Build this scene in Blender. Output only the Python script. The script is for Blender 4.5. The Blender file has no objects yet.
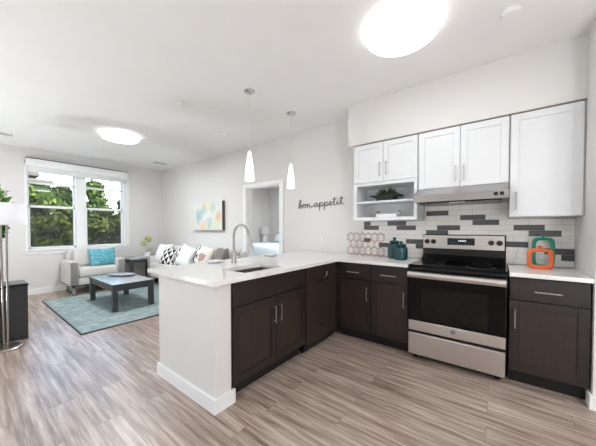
import bpy, bmesh, math, random
from math import pi, sin, cos, radians as R
from mathutils import Vector, Matrix, noise as mnoise
random.seed(7)
C = bpy.context.scene.collection
scene = bpy.context.scene

# ---------------------------------------------------------------- camera
HC = 1.269
cam_d = bpy.data.cameras.new('camera'); cam = bpy.data.objects.new('camera', cam_d); C.objects.link(cam)
cam.location = (0, 0, HC)
cam.rotation_euler = (R(90) - 0.0195, 0, 0.6538)
cam_d.sensor_fit = 'HORIZONTAL'; cam_d.sensor_width = 36
cam_d.lens = 262.42 / 596 * 36
cam_d.shift_y = (233.42 - 223) / 596
cam_d.clip_start = 0.05
scene.camera = cam

# ---------------------------------------------------------------- world, sun, exposure
scene.view_settings.view_transform = 'Standard'
scene.view_settings.look = 'None'
scene.view_settings.gamma = 1
scene.view_settings.use_curve_mapping = False
scene.view_settings.exposure = -0.06
UP_COL = (0.90, 0.965, 1.0)
GLOBE_W = 45.0
UP_W = 58.0
LAMP_W = 22.0           # watts of each flush ceiling lamp
world = bpy.data.worlds.new('world'); scene.world = world; world.use_nodes = True
wn = world.node_tree.nodes; wl = world.node_tree.links
bg = wn['Background']
sky = wn.new('ShaderNodeTexSky'); sky.sky_type = 'NISHITA'; sky.sun_disc = False
sky.sun_elevation = R(42); sky.sun_rotation = R(70); sky.air_density = 1.0; sky.dust_density = 3.5; sky.ozone_density = 1.0
wl.new(sky.outputs[0], bg.inputs[0]); bg.inputs[1].default_value = 2.4
sun_d = bpy.data.lights.new('sun', 'SUN'); sun = bpy.data.objects.new('sun', sun_d); C.objects.link(sun)
sun.rotation_euler = (R(48), 0, R(75)); sun_d.energy = 2.2; sun_d.angle = R(1.0); sun_d.color = (1, 0.95, 0.86)

# ---------------------------------------------------------------- materials
def lin(c):
    c = c / 255
    return c / 12.92 if c <= 0.04045 else ((c + 0.055) / 1.055) ** 2.4
def rgb(r, g, b): return (lin(r), lin(g), lin(b), 1)
class NT:
    def __init__(s, name):
        s.m = bpy.data.materials.new(name); s.m.use_nodes = True
        s.n = s.m.node_tree.nodes; s.l = s.m.node_tree.links; s.b = s.n['Principled BSDF']
    def new(s, t, **kw):
        n = s.n.new(t)
        for k, v in kw.items(): setattr(n, k, v)
        return n
    def link(s, a, b): s.l.new(a, b)
    def coord(s, scale=(1, 1, 1), src='Object', rot=(0, 0, 0)):
        t = s.new('ShaderNodeTexCoord'); mp = s.new('ShaderNodeMapping')
        mp.inputs['Scale'].default_value = scale; mp.inputs['Rotation'].default_value = rot
        s.link(t.outputs[src], mp.inputs[0]); return mp.outputs[0]
    def noise(s, vec, scale, detail=4, rough=0.55):
        n = s.new('ShaderNodeTexNoise'); n.inputs['Scale'].default_value = scale
        n.inputs['Detail'].default_value = detail; n.inputs['Roughness'].default_value = rough
        s.link(vec, n.inputs['Vector']); return n.outputs['Fac']
    def ramp(s, fac, stops):
        r = s.new('ShaderNodeValToRGB'); e = r.color_ramp.elements
        while len(e) < len(stops): e.new(0.5)
        for i, (p, c) in enumerate(stops): e[i].position = p; e[i].color = c
        s.link(fac, r.inputs[0]); return r.outputs[0]
    def math(s, op, a, b=None, c=None):
        n = s.new('ShaderNodeMath', operation=op)
        for i, v in enumerate((a, b, c)):
            if v is None: continue
            if isinstance(v, (int, float)): n.inputs[i].default_value = v
            else: s.link(v, n.inputs[i])
        return n.outputs[0]
    def mix(s, fac, a, b, mode='MIX'):
        n = s.new('ShaderNodeMix', data_type='RGBA', blend_type=mode)
        for i, v in ((0, fac), (6, a), (7, b)):
            if isinstance(v, (int, float)): n.inputs[i].default_value = v
            elif isinstance(v, tuple): n.inputs[i].default_value = v
            else: s.link(v, n.inputs[i])
        return n.outputs[2]
    def bump(s, h, strength, dist=0.01):
        b = s.new('ShaderNodeBump'); b.inputs['Strength'].default_value = strength; b.inputs['Distance'].default_value = dist
        s.link(h, b.inputs['Height']); s.link(b.outputs[0], s.b.inputs['Normal'])
def P(name, col, rough=0.5, metal=0.0, var=0.06, vs=6.0, scale=(1, 1, 1), bump=0.0, bs=60, spec=0.5, coat=0.0):
    t = NT(name); v = t.coord(scale); f = t.noise(v, vs)
    lo = tuple(max(0, x * (1 - var)) for x in col[:3]) + (1,); hi = tuple(min(1, x * (1 + var)) for x in col[:3]) + (1,)
    t.link(t.ramp(f, [(0.3, lo), (0.7, hi)]), t.b.inputs['Base Color'])
    t.b.inputs['Roughness'].default_value = rough; t.b.inputs['Metallic'].default_value = metal
    t.b.inputs['Specular IOR Level'].default_value = spec; t.b.inputs['Coat Weight'].default_value = coat
    if bump: t.bump(t.noise(t.coord(), bs), bump, 0.004)
    return t.m
def EM(name, col, s):
    t = NT(name); t.b.inputs['Base Color'].default_value = (0.9, 0.9, 0.9, 1)
    t.b.inputs['Emission Color'].default_value = col; t.b.inputs['Emission Strength'].default_value = s
    return t.m
M = {}
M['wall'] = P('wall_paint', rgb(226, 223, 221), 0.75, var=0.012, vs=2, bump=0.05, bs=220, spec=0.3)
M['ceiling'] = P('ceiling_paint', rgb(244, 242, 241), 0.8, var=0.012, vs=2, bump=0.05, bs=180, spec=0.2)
M['trim'] = P('white_trim', rgb(242, 242, 242), 0.4, var=0.01)
M['wcab'] = P('white_cabinet', rgb(228, 229, 231), 0.35, var=0.01)
M['white'] = P('white_plain', rgb(238, 238, 238), 0.4, var=0.02)
M['ceramic'] = P('white_ceramic', rgb(240, 240, 240), 0.2, var=0.01)
M['chrome'] = P('chrome', rgb(200, 200, 202), 0.16, 1.0, var=0.03)
M['nickel'] = P('brushed_nickel', rgb(176, 172, 168), 0.28, 1.0, var=0.05, vs=20, scale=(1, 1, 12))
M['hoodsteel'] = P('hood_steel', rgb(172, 168, 166), 0.28, 1.0, var=0.10, vs=3, scale=(1.2, 1.2, 60))
M['steel'] = P('stainless_steel', rgb(206, 200, 196), 0.38, 1.0, var=0.10, vs=3, scale=(1.2, 1.2, 60), spec=0.5)
M['sinksteel'] = P('sink_steel', rgb(150, 140, 132), 0.40, 0.85, var=0.06)
M['black'] = P('black_enamel', rgb(14, 14, 15), 0.25, var=0.1)
M['blackglass'] = P('black_glass', rgb(5, 5, 6), 0.06, var=0.05, spec=0.22)
M['ovenwin'] = P('oven_window', rgb(20, 18, 17), 0.10, var=0.1, spec=0.22)
M['blackpl'] = P('black_plastic', rgb(20, 20, 21), 0.4, var=0.1)
M['toe'] = P('toe_kick_black', rgb(22, 18, 17), 0.7, var=0.1)
def wood_dark(name, c1, c2, vertical=True):
    t = NT(name); v = t.coord((14, 14, 1.2) if vertical else (1.2, 14, 14))
    f = t.noise(v, 3.0, 6, 0.6)
    t.link(t.ramp(f, [(0.25, c1), (0.75, c2)]), t.b.inputs['Base Color'])
    t.b.inputs['Roughness'].default_value = 0.42; t.bump(f, 0.05, 0.002); return t.m
M['esp'] = wood_dark('espresso_wood', rgb(33, 26, 25), rgb(45, 36, 35))
M['esp_panel'] = wood_dark('espresso_panel', rgb(40, 30, 27), rgb(57, 43, 37))
M['slate'] = P('dark_slate_steel', rgb(78, 66, 58), 0.36, 0.6, var=0.08, vs=3, scale=(1, 1, 30))
def floor_mat():
    t = NT('plank_floor'); tc = t.coord((1, 1, 1))
    br = t.new('ShaderNodeTexBrick'); br.offset = 0.37; br.squash = 1.0
    br.inputs['Scale'].default_value = 1; br.inputs['Mortar Size'].default_value = 0.0016; br.inputs['Mortar Smooth'].default_value = 0.3
    br.inputs['Brick Width'].default_value = 1.22; br.inputs['Row Height'].default_value = 0.152; br.inputs['Bias'].default_value = 0.0
    br.inputs['Color1'].default_value = (0, 0, 0, 1); br.inputs['Color2'].default_value = (1, 1, 1, 1); br.inputs['Mortar'].default_value = (0.3, 0.3, 0.3, 1)
    t.link(tc, br.inputs['Vector'])
    # shift the grain per plank
    sc = t.new('ShaderNodeVectorMath', operation='SCALE'); t.link(br.outputs['Color'], sc.inputs[0]); sc.inputs['Scale'].default_value = 7.0
    ad = t.new('ShaderNodeVectorMath', operation='ADD'); t.link(tc, ad.inputs[0]); t.link(sc.outputs[0], ad.inputs[1])
    mp = t.new('ShaderNodeMapping'); mp.inputs['Scale'].default_value = (0.8, 14, 1); t.link(ad.outputs[0], mp.inputs[0])
    g = t.noise(mp.outputs[0], 2.2, 8, 0.62)
    mp2 = t.new('ShaderNodeMapping'); mp2.inputs['Scale'].default_value = (2.5, 60, 1); t.link(ad.outputs[0], mp2.inputs[0])
    g2 = t.noise(mp2.outputs[0], 2.0, 5, 0.6)
    base = t.ramp(g, [(0.26, rgb(106, 87, 76)), (0.42, rgb(146, 127, 114)), (0.55, rgb(178, 161, 149)), (0.76, rgb(210, 197, 187))])
    fine = t.ramp(g2, [(0.3, (0.74, 0.72, 0.70, 1)), (0.62, (1.08, 1.08, 1.08, 1))])
    c = t.mix(0.85, base, fine, 'MULTIPLY')
    tone = t.ramp(br.outputs['Color'], [(0.0, (0.90, 0.89, 0.89, 1)), (1.0, (1.08, 1.08, 1.08, 1))])
    c = t.mix(1.0, c, tone, 'MULTIPLY')
    c = t.mix(t.math('MULTIPLY', br.outputs['Fac'], 0.55), c, rgb(92, 78, 70))
    t.link(c, t.b.inputs['Base Color'])
    rr = t.ramp(g2, [(0.2, (0.40, 0.40, 0.40, 1)), (0.8, (0.30, 0.30, 0.30, 1))]); t.link(rr, t.b.inputs['Roughness'])
    t.b.inputs['Specular IOR Level'].default_value = 0.8
    t.bump(g2, 0.08, 0.002); return t.m
M['floor'] = floor_mat()
def quartz():
    t = NT('white_quartz'); v = t.coord()
    f = t.noise(v, 5, 8, 0.7); f2 = t.noise(v, 160, 2, 0.5)
    c = t.ramp(f, [(0.35, rgb(236, 232, 230)), (0.62, rgb(243, 240, 238)), (0.7, rgb(228, 224, 222)), (0.76, rgb(243, 240, 238))])
    c = t.mix(0.10, c, t.ramp(f2, [(0.35, rgb(170, 164, 160)), (0.55, (1, 1, 1, 1))]), 'MULTIPLY')
    t.link(c, t.b.inputs['Base Color']); t.b.inputs['Roughness'].default_value = 0.14; return t.m
M['quartz'] = quartz()
M['tile_w'] = P('tile_white', rgb(248, 244, 240), 0.25, var=0.05, vs=4)
M['tile_d'] = P('tile_charcoal', rgb(92, 90, 92), 0.14, var=0.10, vs=5)
M['grout'] = P('grout', rgb(196, 188, 182), 0.8, var=0.03)
def fabric(name, col, var=0.06, bs=500, bump=0.25, rough=0.9):
    t = NT(name); v = t.coord(); f = t.noise(v, 40, 5, 0.7); f2 = t.noise(v, bs, 2, 0.5)
    lo = tuple(x * (1 - var) for x in col[:3]) + (1,); hi = tuple(min(1, x * (1 + var)) for x in col[:3]) + (1,)
    t.link(t.ramp(f, [(0.3, lo), (0.7, hi)]), t.b.inputs['Base Color']); t.b.inputs['Roughness'].default_value = rough
    t.b.inputs['Sheen Weight'].default_value = 0.2; t.bump(f2, bump, 0.002); return t.m
M['sofa'] = fabric('light_grey_upholstery', rgb(214, 210, 206))
M['sofa_dark'] = fabric('grey_quilted_upholstery', rgb(150, 146, 142), 0.18)
M['white_fabric'] = fabric('white_fabric', rgb(240, 238, 235), 0.03)
M['grey_fabric'] = fabric('grey_fabric', rgb(132, 124, 120), 0.1)
M['duvet'] = fabric('pale_blue_duvet', rgb(206, 222, 230), 0.03)
def teal_pillow_mat():
    t = NT('teal_shimmer_fabric'); v = t.coord((1, 1, 1)); f = t.noise(v, 26, 5, 0.7)
    t.link(t.ramp(f, [(0.32, rgb(30, 124, 146)), (0.5, rgb(88, 172, 190)), (0.66, rgb(164, 212, 220))]), t.b.inputs['Base Color'])
    t.b.inputs['Roughness'].default_value = 0.5; t.bump(f, 0.5, 0.01); return t.m
M['tealfab'] = teal_pillow_mat()
def tri_mat():
    t = NT('black_white_triangles'); v = t.coord((13, 13, 13)); s = t.new('ShaderNodeSeparateXYZ'); t.link(v, s.inputs[0])
    fx = t.math('FRACT', s.outputs[0]); fy = t.math('FRACT', s.outputs[1])
    ck = t.math('FRACT', t.math('MULTIPLY', t.math('ADD', t.math('FLOOR', s.outputs[0]), t.math('FLOOR', s.outputs[1])), 0.5))
    par = t.math('GREATER_THAN', ck, 0.25)
    a = t.math('GREATER_THAN', fx, fy); b = t.math('GREATER_THAN', t.math('ADD', fx, fy), 1.0)
    sel = t.math('ADD', t.math('MULTIPLY', par, a), t.math('MULTIPLY', t.math('SUBTRACT', 1.0, par), b))
    t.link(t.mix(sel, rgb(236, 234, 230), rgb(26, 26, 28)), t.b.inputs['Base Color']); t.b.inputs['Roughness'].default_value = 0.9
    return t.m
M['tri'] = tri_mat()
def motif_mat():
    t = NT('cream_fabric_with_brown_motif'); v = t.coord(); s = t.new('ShaderNodeSeparateXYZ'); t.link(v, s.inputs[0])
    d = t.math('SQRT', t.math('ADD', t.math('MULTIPLY', s.outputs[0], s.outputs[0]), t.math('MULTIPLY', s.outputs[1], s.outputs[1])))
    n = t.noise(v, 16, 3, 0.6); k = t.math('LESS_THAN', t.math('ADD', d, t.math('MULTIPLY', t.math('SUBTRACT', n, 0.5), 0.22)), 0.085)
    t.link(t.mix(k, rgb(232, 226, 218), rgb(178, 150, 136)), t.b.inputs['Base Color']); t.b.inputs['Roughness'].default_value = 0.9
    return t.m
M['motif'] = motif_mat()
def rug_mat():
    t = NT('pale_teal_rug'); v = t.coord(); f = t.noise(v, 7, 8, 0.75); f2 = t.noise(v, 240, 2, 0.6)
    c = t.ramp(f, [(0.3, rgb(122, 140, 141)), (0.5, rgb(152, 168, 168)), (0.68, rgb(184, 194, 192))])
    c = t.mix(0.35, c, t.ramp(f2, [(0.3, (0.55, 0.55, 0.55, 1)), (0.7, (1, 1, 1, 1))]), 'MULTIPLY')
    t.link(c, t.b.inputs['Base Color']); t.b.inputs['Roughness'].default_value = 0.95; t.bump(f2, 0.5, 0.004); return t.m
M['rug'] = rug_mat()
M['rug_edge'] = fabric('dark_green_binding', rgb(40, 56, 54))
M['charwood'] = P('charcoal_wood', rgb(62, 64, 67), 0.4, var=0.15, vs=4, scale=(2, 12, 12))
M['tabletop'] = P('washed_grey_tabletop', rgb(168, 171, 175), 0.16, var=0.12, vs=5, scale=(1, 6, 1))
M['tray'] = P('grey_patterned_metal', rgb(150, 148, 146), 0.4, 0.3, var=0.5, vs=28)
M['bin'] = P('charcoal_plastic', rgb(46, 47, 49), 0.45, var=0.08)
M['brownwood'] = P('brown_wood', rgb(104, 72, 54), 0.45, var=0.15, vs=4, scale=(8, 8, 1))
M['leaf'] = None
M['darkleaf'] = P('dark_succulent_leaf', rgb(58, 76, 46), 0.5, var=0.5, vs=30)
M['bloom'] = P('yellow_green_bloom', rgb(200, 204, 140), 0.7, var=0.35, vs=30)
M['stem'] = P('green_stem', rgb(130, 150, 80), 0.6)
M['teal'] = P('teal_glazed_ceramic', rgb(10, 66, 70), 0.22, var=0.15, vs=10)
M['green_ring'] = P('sea_green_enamel', rgb(34, 146, 120), 0.35, var=0.06)
M['orange_ring'] = P('orange_enamel', rgb(226, 106, 56), 0.35, var=0.06)
M['copper'] = P('copper_wire', rgb(156, 96, 70), 0.3, 0.9, var=0.05)
M['ink'] = P('black_wire', rgb(62, 56, 54), 0.5, var=0.05)
M['canvas_side'] = P('dark_bronze_canvas_edge', rgb(88, 78, 68), 0.6, var=0.1)
def glow_shade(name, s):
    t = NT(name); t.b.inputs['Base Color'].default_value = (0.9, 0.9, 0.9, 1); t.b.inputs['Roughness'].default_value = 0.3
    t.b.inputs['Emission Color'].default_value = (1, 0.98, 0.95, 1); t.b.inputs['Emission Strength'].default_value = s; return t.m
M['diffuser'] = EM('lit_diffuser', (1, 0.985, 0.97, 1), 3.0)
M['pendant'] = glow_shade('lit_opal_glass', 1.0)
M['display'] = P('display_glass', rgb(18, 22, 30), 0.12, var=0.05)
M['digit'] = EM('lit_digits', (0.75, 0.9, 1, 1), 0.6)
def shade_mat():
    t = NT('white_lamp_shade'); o = t.n['Material Output']; tl = t.new('ShaderNodeBsdfTranslucent'); tl.inputs[0].default_value = rgb(244, 244, 246); mx = t.new('ShaderNodeMixShader'); mx.inputs[0].default_value = 0.45
    t.b.inputs['Base Color'].default_value = rgb(244, 244, 246); t.b.inputs['Roughness'].default_value = 0.9
    t.link(t.b.outputs[0], mx.inputs[1]); t.link(tl.outputs[0], mx.inputs[2]); t.link(mx.outputs[0], o.inputs[0]); return t.m
M['lampshade'] = shade_mat()
M['valance'] = P('white_shade_fabric', rgb(228, 228, 228), 0.7, var=0.02)
M['clearcord'] = P('pale_cord', rgb(214, 212, 210), 0.4)
M['greyline'] = P('grey_line', rgb(120, 120, 122), 0.5)
M['taupe_strip'] = P('taupe_filler_strip', rgb(150, 138, 126), 0.6)  # taupe strip closing the gap above the wall cabinets
M['vent'] = P('vent_grey', rgb(196, 194, 192), 0.6)
def painting_mat():
    t = NT('abstract_pastel_paint'); v = t.coord(); n = t.noise(v, 7, 5, 0.65); n2 = t.noise(v, 17, 4, 0.6)
    s = t.new('ShaderNodeSeparateXYZ'); t.link(v, s.inputs[0]); x, z = s.outputs[0], s.outputs[2]
    c = t.ramp(n2, [(0.3, rgb(206, 214, 206)), (0.55, rgb(238, 234, 226)), (0.75, rgb(250, 246, 240))])
    def blob(c, px_, pz, rx, rz, col, amt):
        dx = t.math('DIVIDE', t.math('SUBTRACT', x, px_), rx); dz = t.math('DIVIDE', t.math('SUBTRACT', z, pz), rz)
        d = t.math('SQRT', t.math('ADD', t.math('MULTIPLY', dx, dx), t.math('MULTIPLY', dz, dz)))
        d = t.math('ADD', d, t.math('MULTIPLY', t.math('SUBTRACT', n, 0.5), 2.2))
        k = t.ramp(d, [(0.5, (amt, amt, amt, 1)), (1.05, (0, 0, 0, 1))]); return t.mix(k, c, col)
    c = blob(c, -.22, .34, .16, .16, rgb(150, 186, 196), .85); c = blob(c, -.30, .27, .10, .20, rgb(110, 160, 182), .7)
    c = blob(c, .02, .52, .20, .10, rgb(238, 218, 150), .8); c = blob(c, .25, .48, .14, .16, rgb(164, 204, 196), .8)
    c = blob(c, .44, .28, .14, .14, rgb(244, 176, 124), .95); c = blob(c, -.12, .10, .13, .16, rgb(246, 196, 140), .9)
    c = blob(c, .12, .14, .14, .16, rgb(150, 192, 196), .75); c = blob(c, .36, .10, .22, .12, rgb(222, 228, 178), .8)
    c = blob(c, -.46, .12, .14, .16, rgb(232, 228, 200), .8); c = blob(c, -.08, .46, .12, .12, rgb(160, 172, 176), .6)
    c = t.mix(0.42, c, rgb(206, 208, 200)); t.link(c, t.b.inputs['Base Color']); t.b.inputs['Roughness'].default_value = 0.7; return t.m
M['painting'] = painting_mat()
def glass_mat():
    t = NT('window_glass'); o = t.n['Material Output']
    tr = t.new('ShaderNodeBsdfTransparent'); gl = t.new('ShaderNodeBsdfGlossy'); gl.inputs['Roughness'].default_value = 0.02
    fr = t.new('ShaderNodeFresnel'); fr.inputs[0].default_value = 1.45; mx = t.new('ShaderNodeMixShader')
    tr.inputs[0].default_value = (0.97, 0.985, 0.98, 1)
    t.link(fr.outputs[0], mx.inputs[0]); t.link(tr.outputs[0], mx.inputs[1]); t.link(gl.outputs[0], mx.inputs[2]); t.link(mx.outputs[0], o.inputs[0])
    return t.m
M['glass'] = glass_mat()
def screen_mat():
    t = NT('insect_screen'); o = t.n['Material Output']; tr = t.new('ShaderNodeBsdfTransparent'); mx = t.new('ShaderNodeMixShader'); mx.inputs[0].default_value = 0.30
    t.b.inputs['Base Color'].default_value = rgb(40, 42, 44); t.b.inputs['Roughness'].default_value = 0.9
    t.link(tr.outputs[0], mx.inputs[1]); t.link(t.b.outputs[0], mx.inputs[2]); t.link(mx.outputs[0], o.inputs[0]); return t.m
M['screen'] = screen_mat()
def foliage_mat(name, a, b, c):
    t = NT(name); g = t.new('ShaderNodeNewGeometry'); t.b.inputs['Specular IOR Level'].default_value = 0.1
    t.link(t.ramp(g.outputs['Random Per Island'], [(0.0, a), (0.5, b), (1.0, c)]), t.b.inputs['Base Color'])
    t.b.inputs['Roughness'].default_value = 0.85; return t.m
M['fol_dark'] = foliage_mat('dark_tree_foliage', rgb(8, 16, 5), rgb(22, 32, 11), rgb(44, 56, 22))
M['fol_mid'] = foliage_mat('olive_tree_foliage', rgb(10, 22, 6), rgb(30, 46, 14), rgb(60, 76, 30))
M['fol_yel'] = foliage_mat('yellow_green_foliage', rgb(16, 26, 6), rgb(42, 54, 12), rgb(74, 82, 24))
M['fol_or'] = foliage_mat('autumn_foliage', rgb(190, 100, 40), rgb(222, 136, 60), rgb(236, 168, 90))
M['leaf'] = foliage_mat('houseplant_leaf', rgb(36, 96, 40), rgb(84, 146, 58), rgb(164, 184, 84))
M['bark'] = P('bark', rgb(84, 70, 58), 0.9, var=0.3, vs=20)
M['grass'] = P('grass_ground', rgb(78, 92, 44), 0.95, var=0.3, vs=2)
M['facade'] = P('tan_facade', rgb(58, 55, 51), 0.8, var=0.08)
M['facade2'] = P('grey_brown_slab', rgb(44, 40, 38), 0.8, var=0.08)
M['darkglass'] = P('dark_window', rgb(50, 54, 58), 0.15)

# ---------------------------------------------------------------- mesh helpers
def box(bm, x0, x1, y0, y1, z0, z1, b=0.0, seg=2, mat=0):
    r = bmesh.ops.create_cube(bm, size=1)
    vs = r['verts']
    sx, sy, sz = x1 - x0, y1 - y0, z1 - z0
    for v in vs: v.co = Vector(((x0 + x1) / 2 + v.co.x * sx, (y0 + y1) / 2 + v.co.y * sy, (z0 + z1) / 2 + v.co.z * sz))
    fs = list({f for v in vs for f in v.link_faces})
    if b > 0:
        es = list({e for v in vs for e in v.link_edges})
        rr = bmesh.ops.bevel(bm, geom=es, offset=b, segments=seg, profile=0.5, affect='EDGES')
        fs = list({f for v in rr['verts'] for f in v.link_faces})
    for f in fs: f.material_index = mat
    return fs
def tube(bm, pts, r, n=8, closed=False, caps=True):
    pts = [Vector(p) for p in pts]; rings = []; N = len(pts)
    rad = r if isinstance(r, (list, tuple)) else [r] * N
    up = None
    for i, p in enumerate(pts):
        a = pts[i - 1] if (i > 0 or closed) else p; c = pts[(i + 1) % N] if (i < N - 1 or closed) else p
        t = (c - a).normalized()
        if up is None:
            up = Vector((0, 0, 1)) if abs(t.z) < 0.9 else Vector((1, 0, 0))
        u = (up - t * up.dot(t)); u = u.normalized() if u.length > 1e-6 else t.orthogonal().normalized()
        up = u; w = t.cross(u)
        rings.append([bm.verts.new(p + (u * cos(2 * pi * k / n) + w * sin(2 * pi * k / n)) * rad[i]) for k in range(n)])
    for i in range(N if closed else N - 1):
        A, B = rings[i], rings[(i + 1) % N]
        for k in range(n): bm.faces.new((A[k], A[(k + 1) % n], B[(k + 1) % n], B[k]))
    if caps and not closed:
        bm.faces.new(rings[0][::-1]); bm.faces.new(rings[-1])
def lathe(bm, prof, cx=0, cy=0, n=32, sx=1, sy=1):
    rings = []
    for r, z in prof:
        if r < 1e-5: rings.append([bm.verts.new((cx, cy, z))])
        else: rings.append([bm.verts.new((cx + r * sx * cos(2 * pi * k / n), cy + r * sy * sin(2 * pi * k / n), z)) for k in range(n)])
    for A, B in zip(rings, rings[1:]):
        for k in range(n):
            a, b_ = A[k % len(A)], A[(k + 1) % n % len(A)]; c, d = B[(k + 1) % n % len(B)], B[k % len(B)]
            f = []
            for v in (a, b_, c, d):
                if v not in f: f.append(v)
            if len(f) >= 3: bm.faces.new(f)
def prism(bm, poly, axis, a, b):
    """extrude a polygon (list of 2-tuples) along axis 0/1/2 from a to b"""
    def mk(p, t):
        if axis == 0: return (t, p[0], p[1])
        if axis == 1: return (p[0], t, p[1])
        return (p[0], p[1], t)
    A = [bm.verts.new(mk(p, a)) for p in poly]; B = [bm.verts.new(mk(p, b)) for p in poly]
    n = len(poly); bm.faces.new(A[::-1]); bm.faces.new(B)
    for i in range(n): bm.faces.new((A[i], A[(i + 1) % n], B[(i + 1) % n], B[i]))
def slab(bm, xs, ys, mask, z0, z1):
    """grid slab with holes: mask[j][i] says whether the cell is filled"""
    V = {}
    def v(i, j, z):
        k = (i, j, z)
        if k not in V: V[k] = bm.verts.new((xs[i], ys[j], z))
        return V[k]
    nx, ny = len(xs) - 1, len(ys) - 1
    on = lambda i, j: 0 <= i < nx and 0 <= j < ny and mask[j][i]
    for j in range(ny):
        for i in range(nx):
            if not on(i, j): continue
            bm.faces.new((v(i, j, z1), v(i + 1, j, z1), v(i + 1, j + 1, z1), v(i, j + 1, z1)))
            bm.faces.new((v(i, j, z0), v(i, j + 1, z0), v(i + 1, j + 1, z0), v(i + 1, j, z0)))
            if not on(i - 1, j): bm.faces.new((v(i, j, z0), v(i, j, z1), v(i, j + 1, z1), v(i, j + 1, z0)))
            if not on(i + 1, j): bm.faces.new((v(i + 1, j, z0), v(i + 1, j + 1, z0), v(i + 1, j + 1, z1), v(i + 1, j, z1)))
            if not on(i, j - 1): bm.faces.new((v(i, j, z0), v(i + 1, j, z0), v(i + 1, j, z1), v(i, j, z1)))
            if not on(i, j + 1): bm.faces.new((v(i, j + 1, z0), v(i, j + 1, z1), v(i + 1, j + 1, z1), v(i + 1, j + 1, z0)))
def pillow_bm(w, h, t, n=18):
    bm = bmesh.new(); G = {}
    for s in (1, -1):
        for i in range(n + 1):
            for j in range(n + 1):
                u, v = -1 + 2 * i / n, -1 + 2 * j / n
                edge = i in (0, n) or j in (0, n)
                if s == -1 and edge: G[s, i, j] = G[1, i, j]; continue
                k = ((1 - u ** 2) * (1 - v ** 2)) ** 0.42
                x = u * w / 2 * (1 - 0.07 * (1 - v * v)); y = v * h / 2 * (1 - 0.07 * (1 - u * u))
                z = s * t / 2 * k + 0.006 * mnoise.noise(Vector((u * 2.3, v * 2.3, s * 3.0 + w * 7))) * (0 if edge else 1)
                G[s, i, j] = bm.verts.new((x, y, z))
        for i in range(n):
            for j in range(n):
                q = (G[s, i, j], G[s, i + 1, j], G[s, i + 1, j + 1], G[s, i, j + 1])
                bm.faces.new(q if s == 1 else q[::-1])
    return bm
def world_loc(p):
    l = Vector((0, 0, 0))
    while p: l = l + p.location; p = p.parent
    return l
def obj(name, bm, mat, parent=None, smooth=False, local=False):
    """links a bmesh as one mesh object. Geometry is in world coordinates unless local."""
    me = bpy.data.meshes.new(name)
    bmesh.ops.recalc_face_normals(bm, faces=bm.faces[:])
    if not local:
        if parent: off = world_loc(parent)
        else:
            xs = [v.co.x for v in bm.verts]; ys = [v.co.y for v in bm.verts]; zs = [v.co.z for v in bm.verts]
            off = Vector(((min(xs) + max(xs)) / 2, (min(ys) + max(ys)) / 2, min(zs)))
        for v in bm.verts: v.co -= off
    if smooth:
        for f in bm.faces: f.smooth = True
    bm.to_mesh(me); bm.free()
    for m_ in (mat if isinstance(mat, (list, tuple)) else [mat]): me.materials.append(M[m_] if isinstance(m_, str) else m_)
    if smooth == 'auto':
        me.set_sharp_from_angle(angle=R(38))
    o = bpy.data.objects.new(name, me); C.objects.link(o)
    if parent: o.parent = parent
    elif not local: o.location = off
    return o
def B(*boxes, b=0.0, seg=2):
    bm = bmesh.new()
    for bx in boxes: box(bm, *bx, b=b, seg=seg)
    return bm
def tag(o, label, cat, group=None, kind=None):
    o['label'] = label; o['category'] = cat
    if group: o['group'] = group
    if kind: o['kind'] = kind
    return o
def thing(name, loc, label, cat, group=None, rz=0):
    o = bpy.data.objects.new(name, None); C.objects.link(o); o.empty_display_size = 0.1
    o.location = loc; o.rotation_euler = (0, 0, rz); return tag(o, label, cat, group)
def struct(name, bm, mat, parent=None, smooth=False):
    o = obj(name, bm, mat, parent, smooth)
    if not parent: o['kind'] = 'structure'
    return o
def dup(root, loc, label=None):
    r = root.copy(); C.objects.link(r); r.location = loc
    if label: r['label'] = label
    for ch in list(root.children):
        c = ch.copy(); C.objects.link(c); c.parent = r
        for g in list(ch.children):
            d = g.copy(); C.objects.link(d); d.parent = c
    return r
def label(o, s): o['label'] = s; return o

# ---------------------------------------------------------------- room shell
XW, YB, ZC = -7.08, 3.35, 2.785       # window wall, back wall, ceiling
YF, XR, YBED = -3.6, 3.0, 7.4
WT = 0.16
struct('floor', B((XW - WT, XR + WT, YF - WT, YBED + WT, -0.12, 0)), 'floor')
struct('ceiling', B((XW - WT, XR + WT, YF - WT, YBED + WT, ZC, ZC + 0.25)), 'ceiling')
# window wall with its opening
WY0, WY1, WZ0, WZ1 = 0.835, 2.485, 0.86, 2.50
VY0, VY1, VZ0 = -3.1, -0.5, 0.30      # larger window added out of frame to the left for more daylight
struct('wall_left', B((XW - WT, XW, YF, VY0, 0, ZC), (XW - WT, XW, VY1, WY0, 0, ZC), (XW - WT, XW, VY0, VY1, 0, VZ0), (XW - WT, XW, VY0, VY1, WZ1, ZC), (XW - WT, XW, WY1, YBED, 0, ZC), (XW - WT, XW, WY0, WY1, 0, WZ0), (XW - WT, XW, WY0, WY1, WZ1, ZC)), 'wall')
# back wall with the bedroom doorway
DX0, DX1, DZ = -3.79, -2.955, 2.03
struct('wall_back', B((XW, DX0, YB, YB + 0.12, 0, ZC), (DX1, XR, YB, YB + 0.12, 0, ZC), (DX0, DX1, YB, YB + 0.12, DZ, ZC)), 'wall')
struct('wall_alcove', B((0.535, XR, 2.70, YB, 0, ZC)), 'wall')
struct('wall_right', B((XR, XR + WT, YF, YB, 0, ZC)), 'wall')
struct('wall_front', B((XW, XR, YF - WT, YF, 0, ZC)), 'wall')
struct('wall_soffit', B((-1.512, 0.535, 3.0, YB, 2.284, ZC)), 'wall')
struct('wall_peninsula', B((-2.335, -1.53, 1.065, 1.20, 0, 0.8815), (-2.335, -2.14, 1.20, YB, 0, 0.8815)), 'wall')
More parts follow.
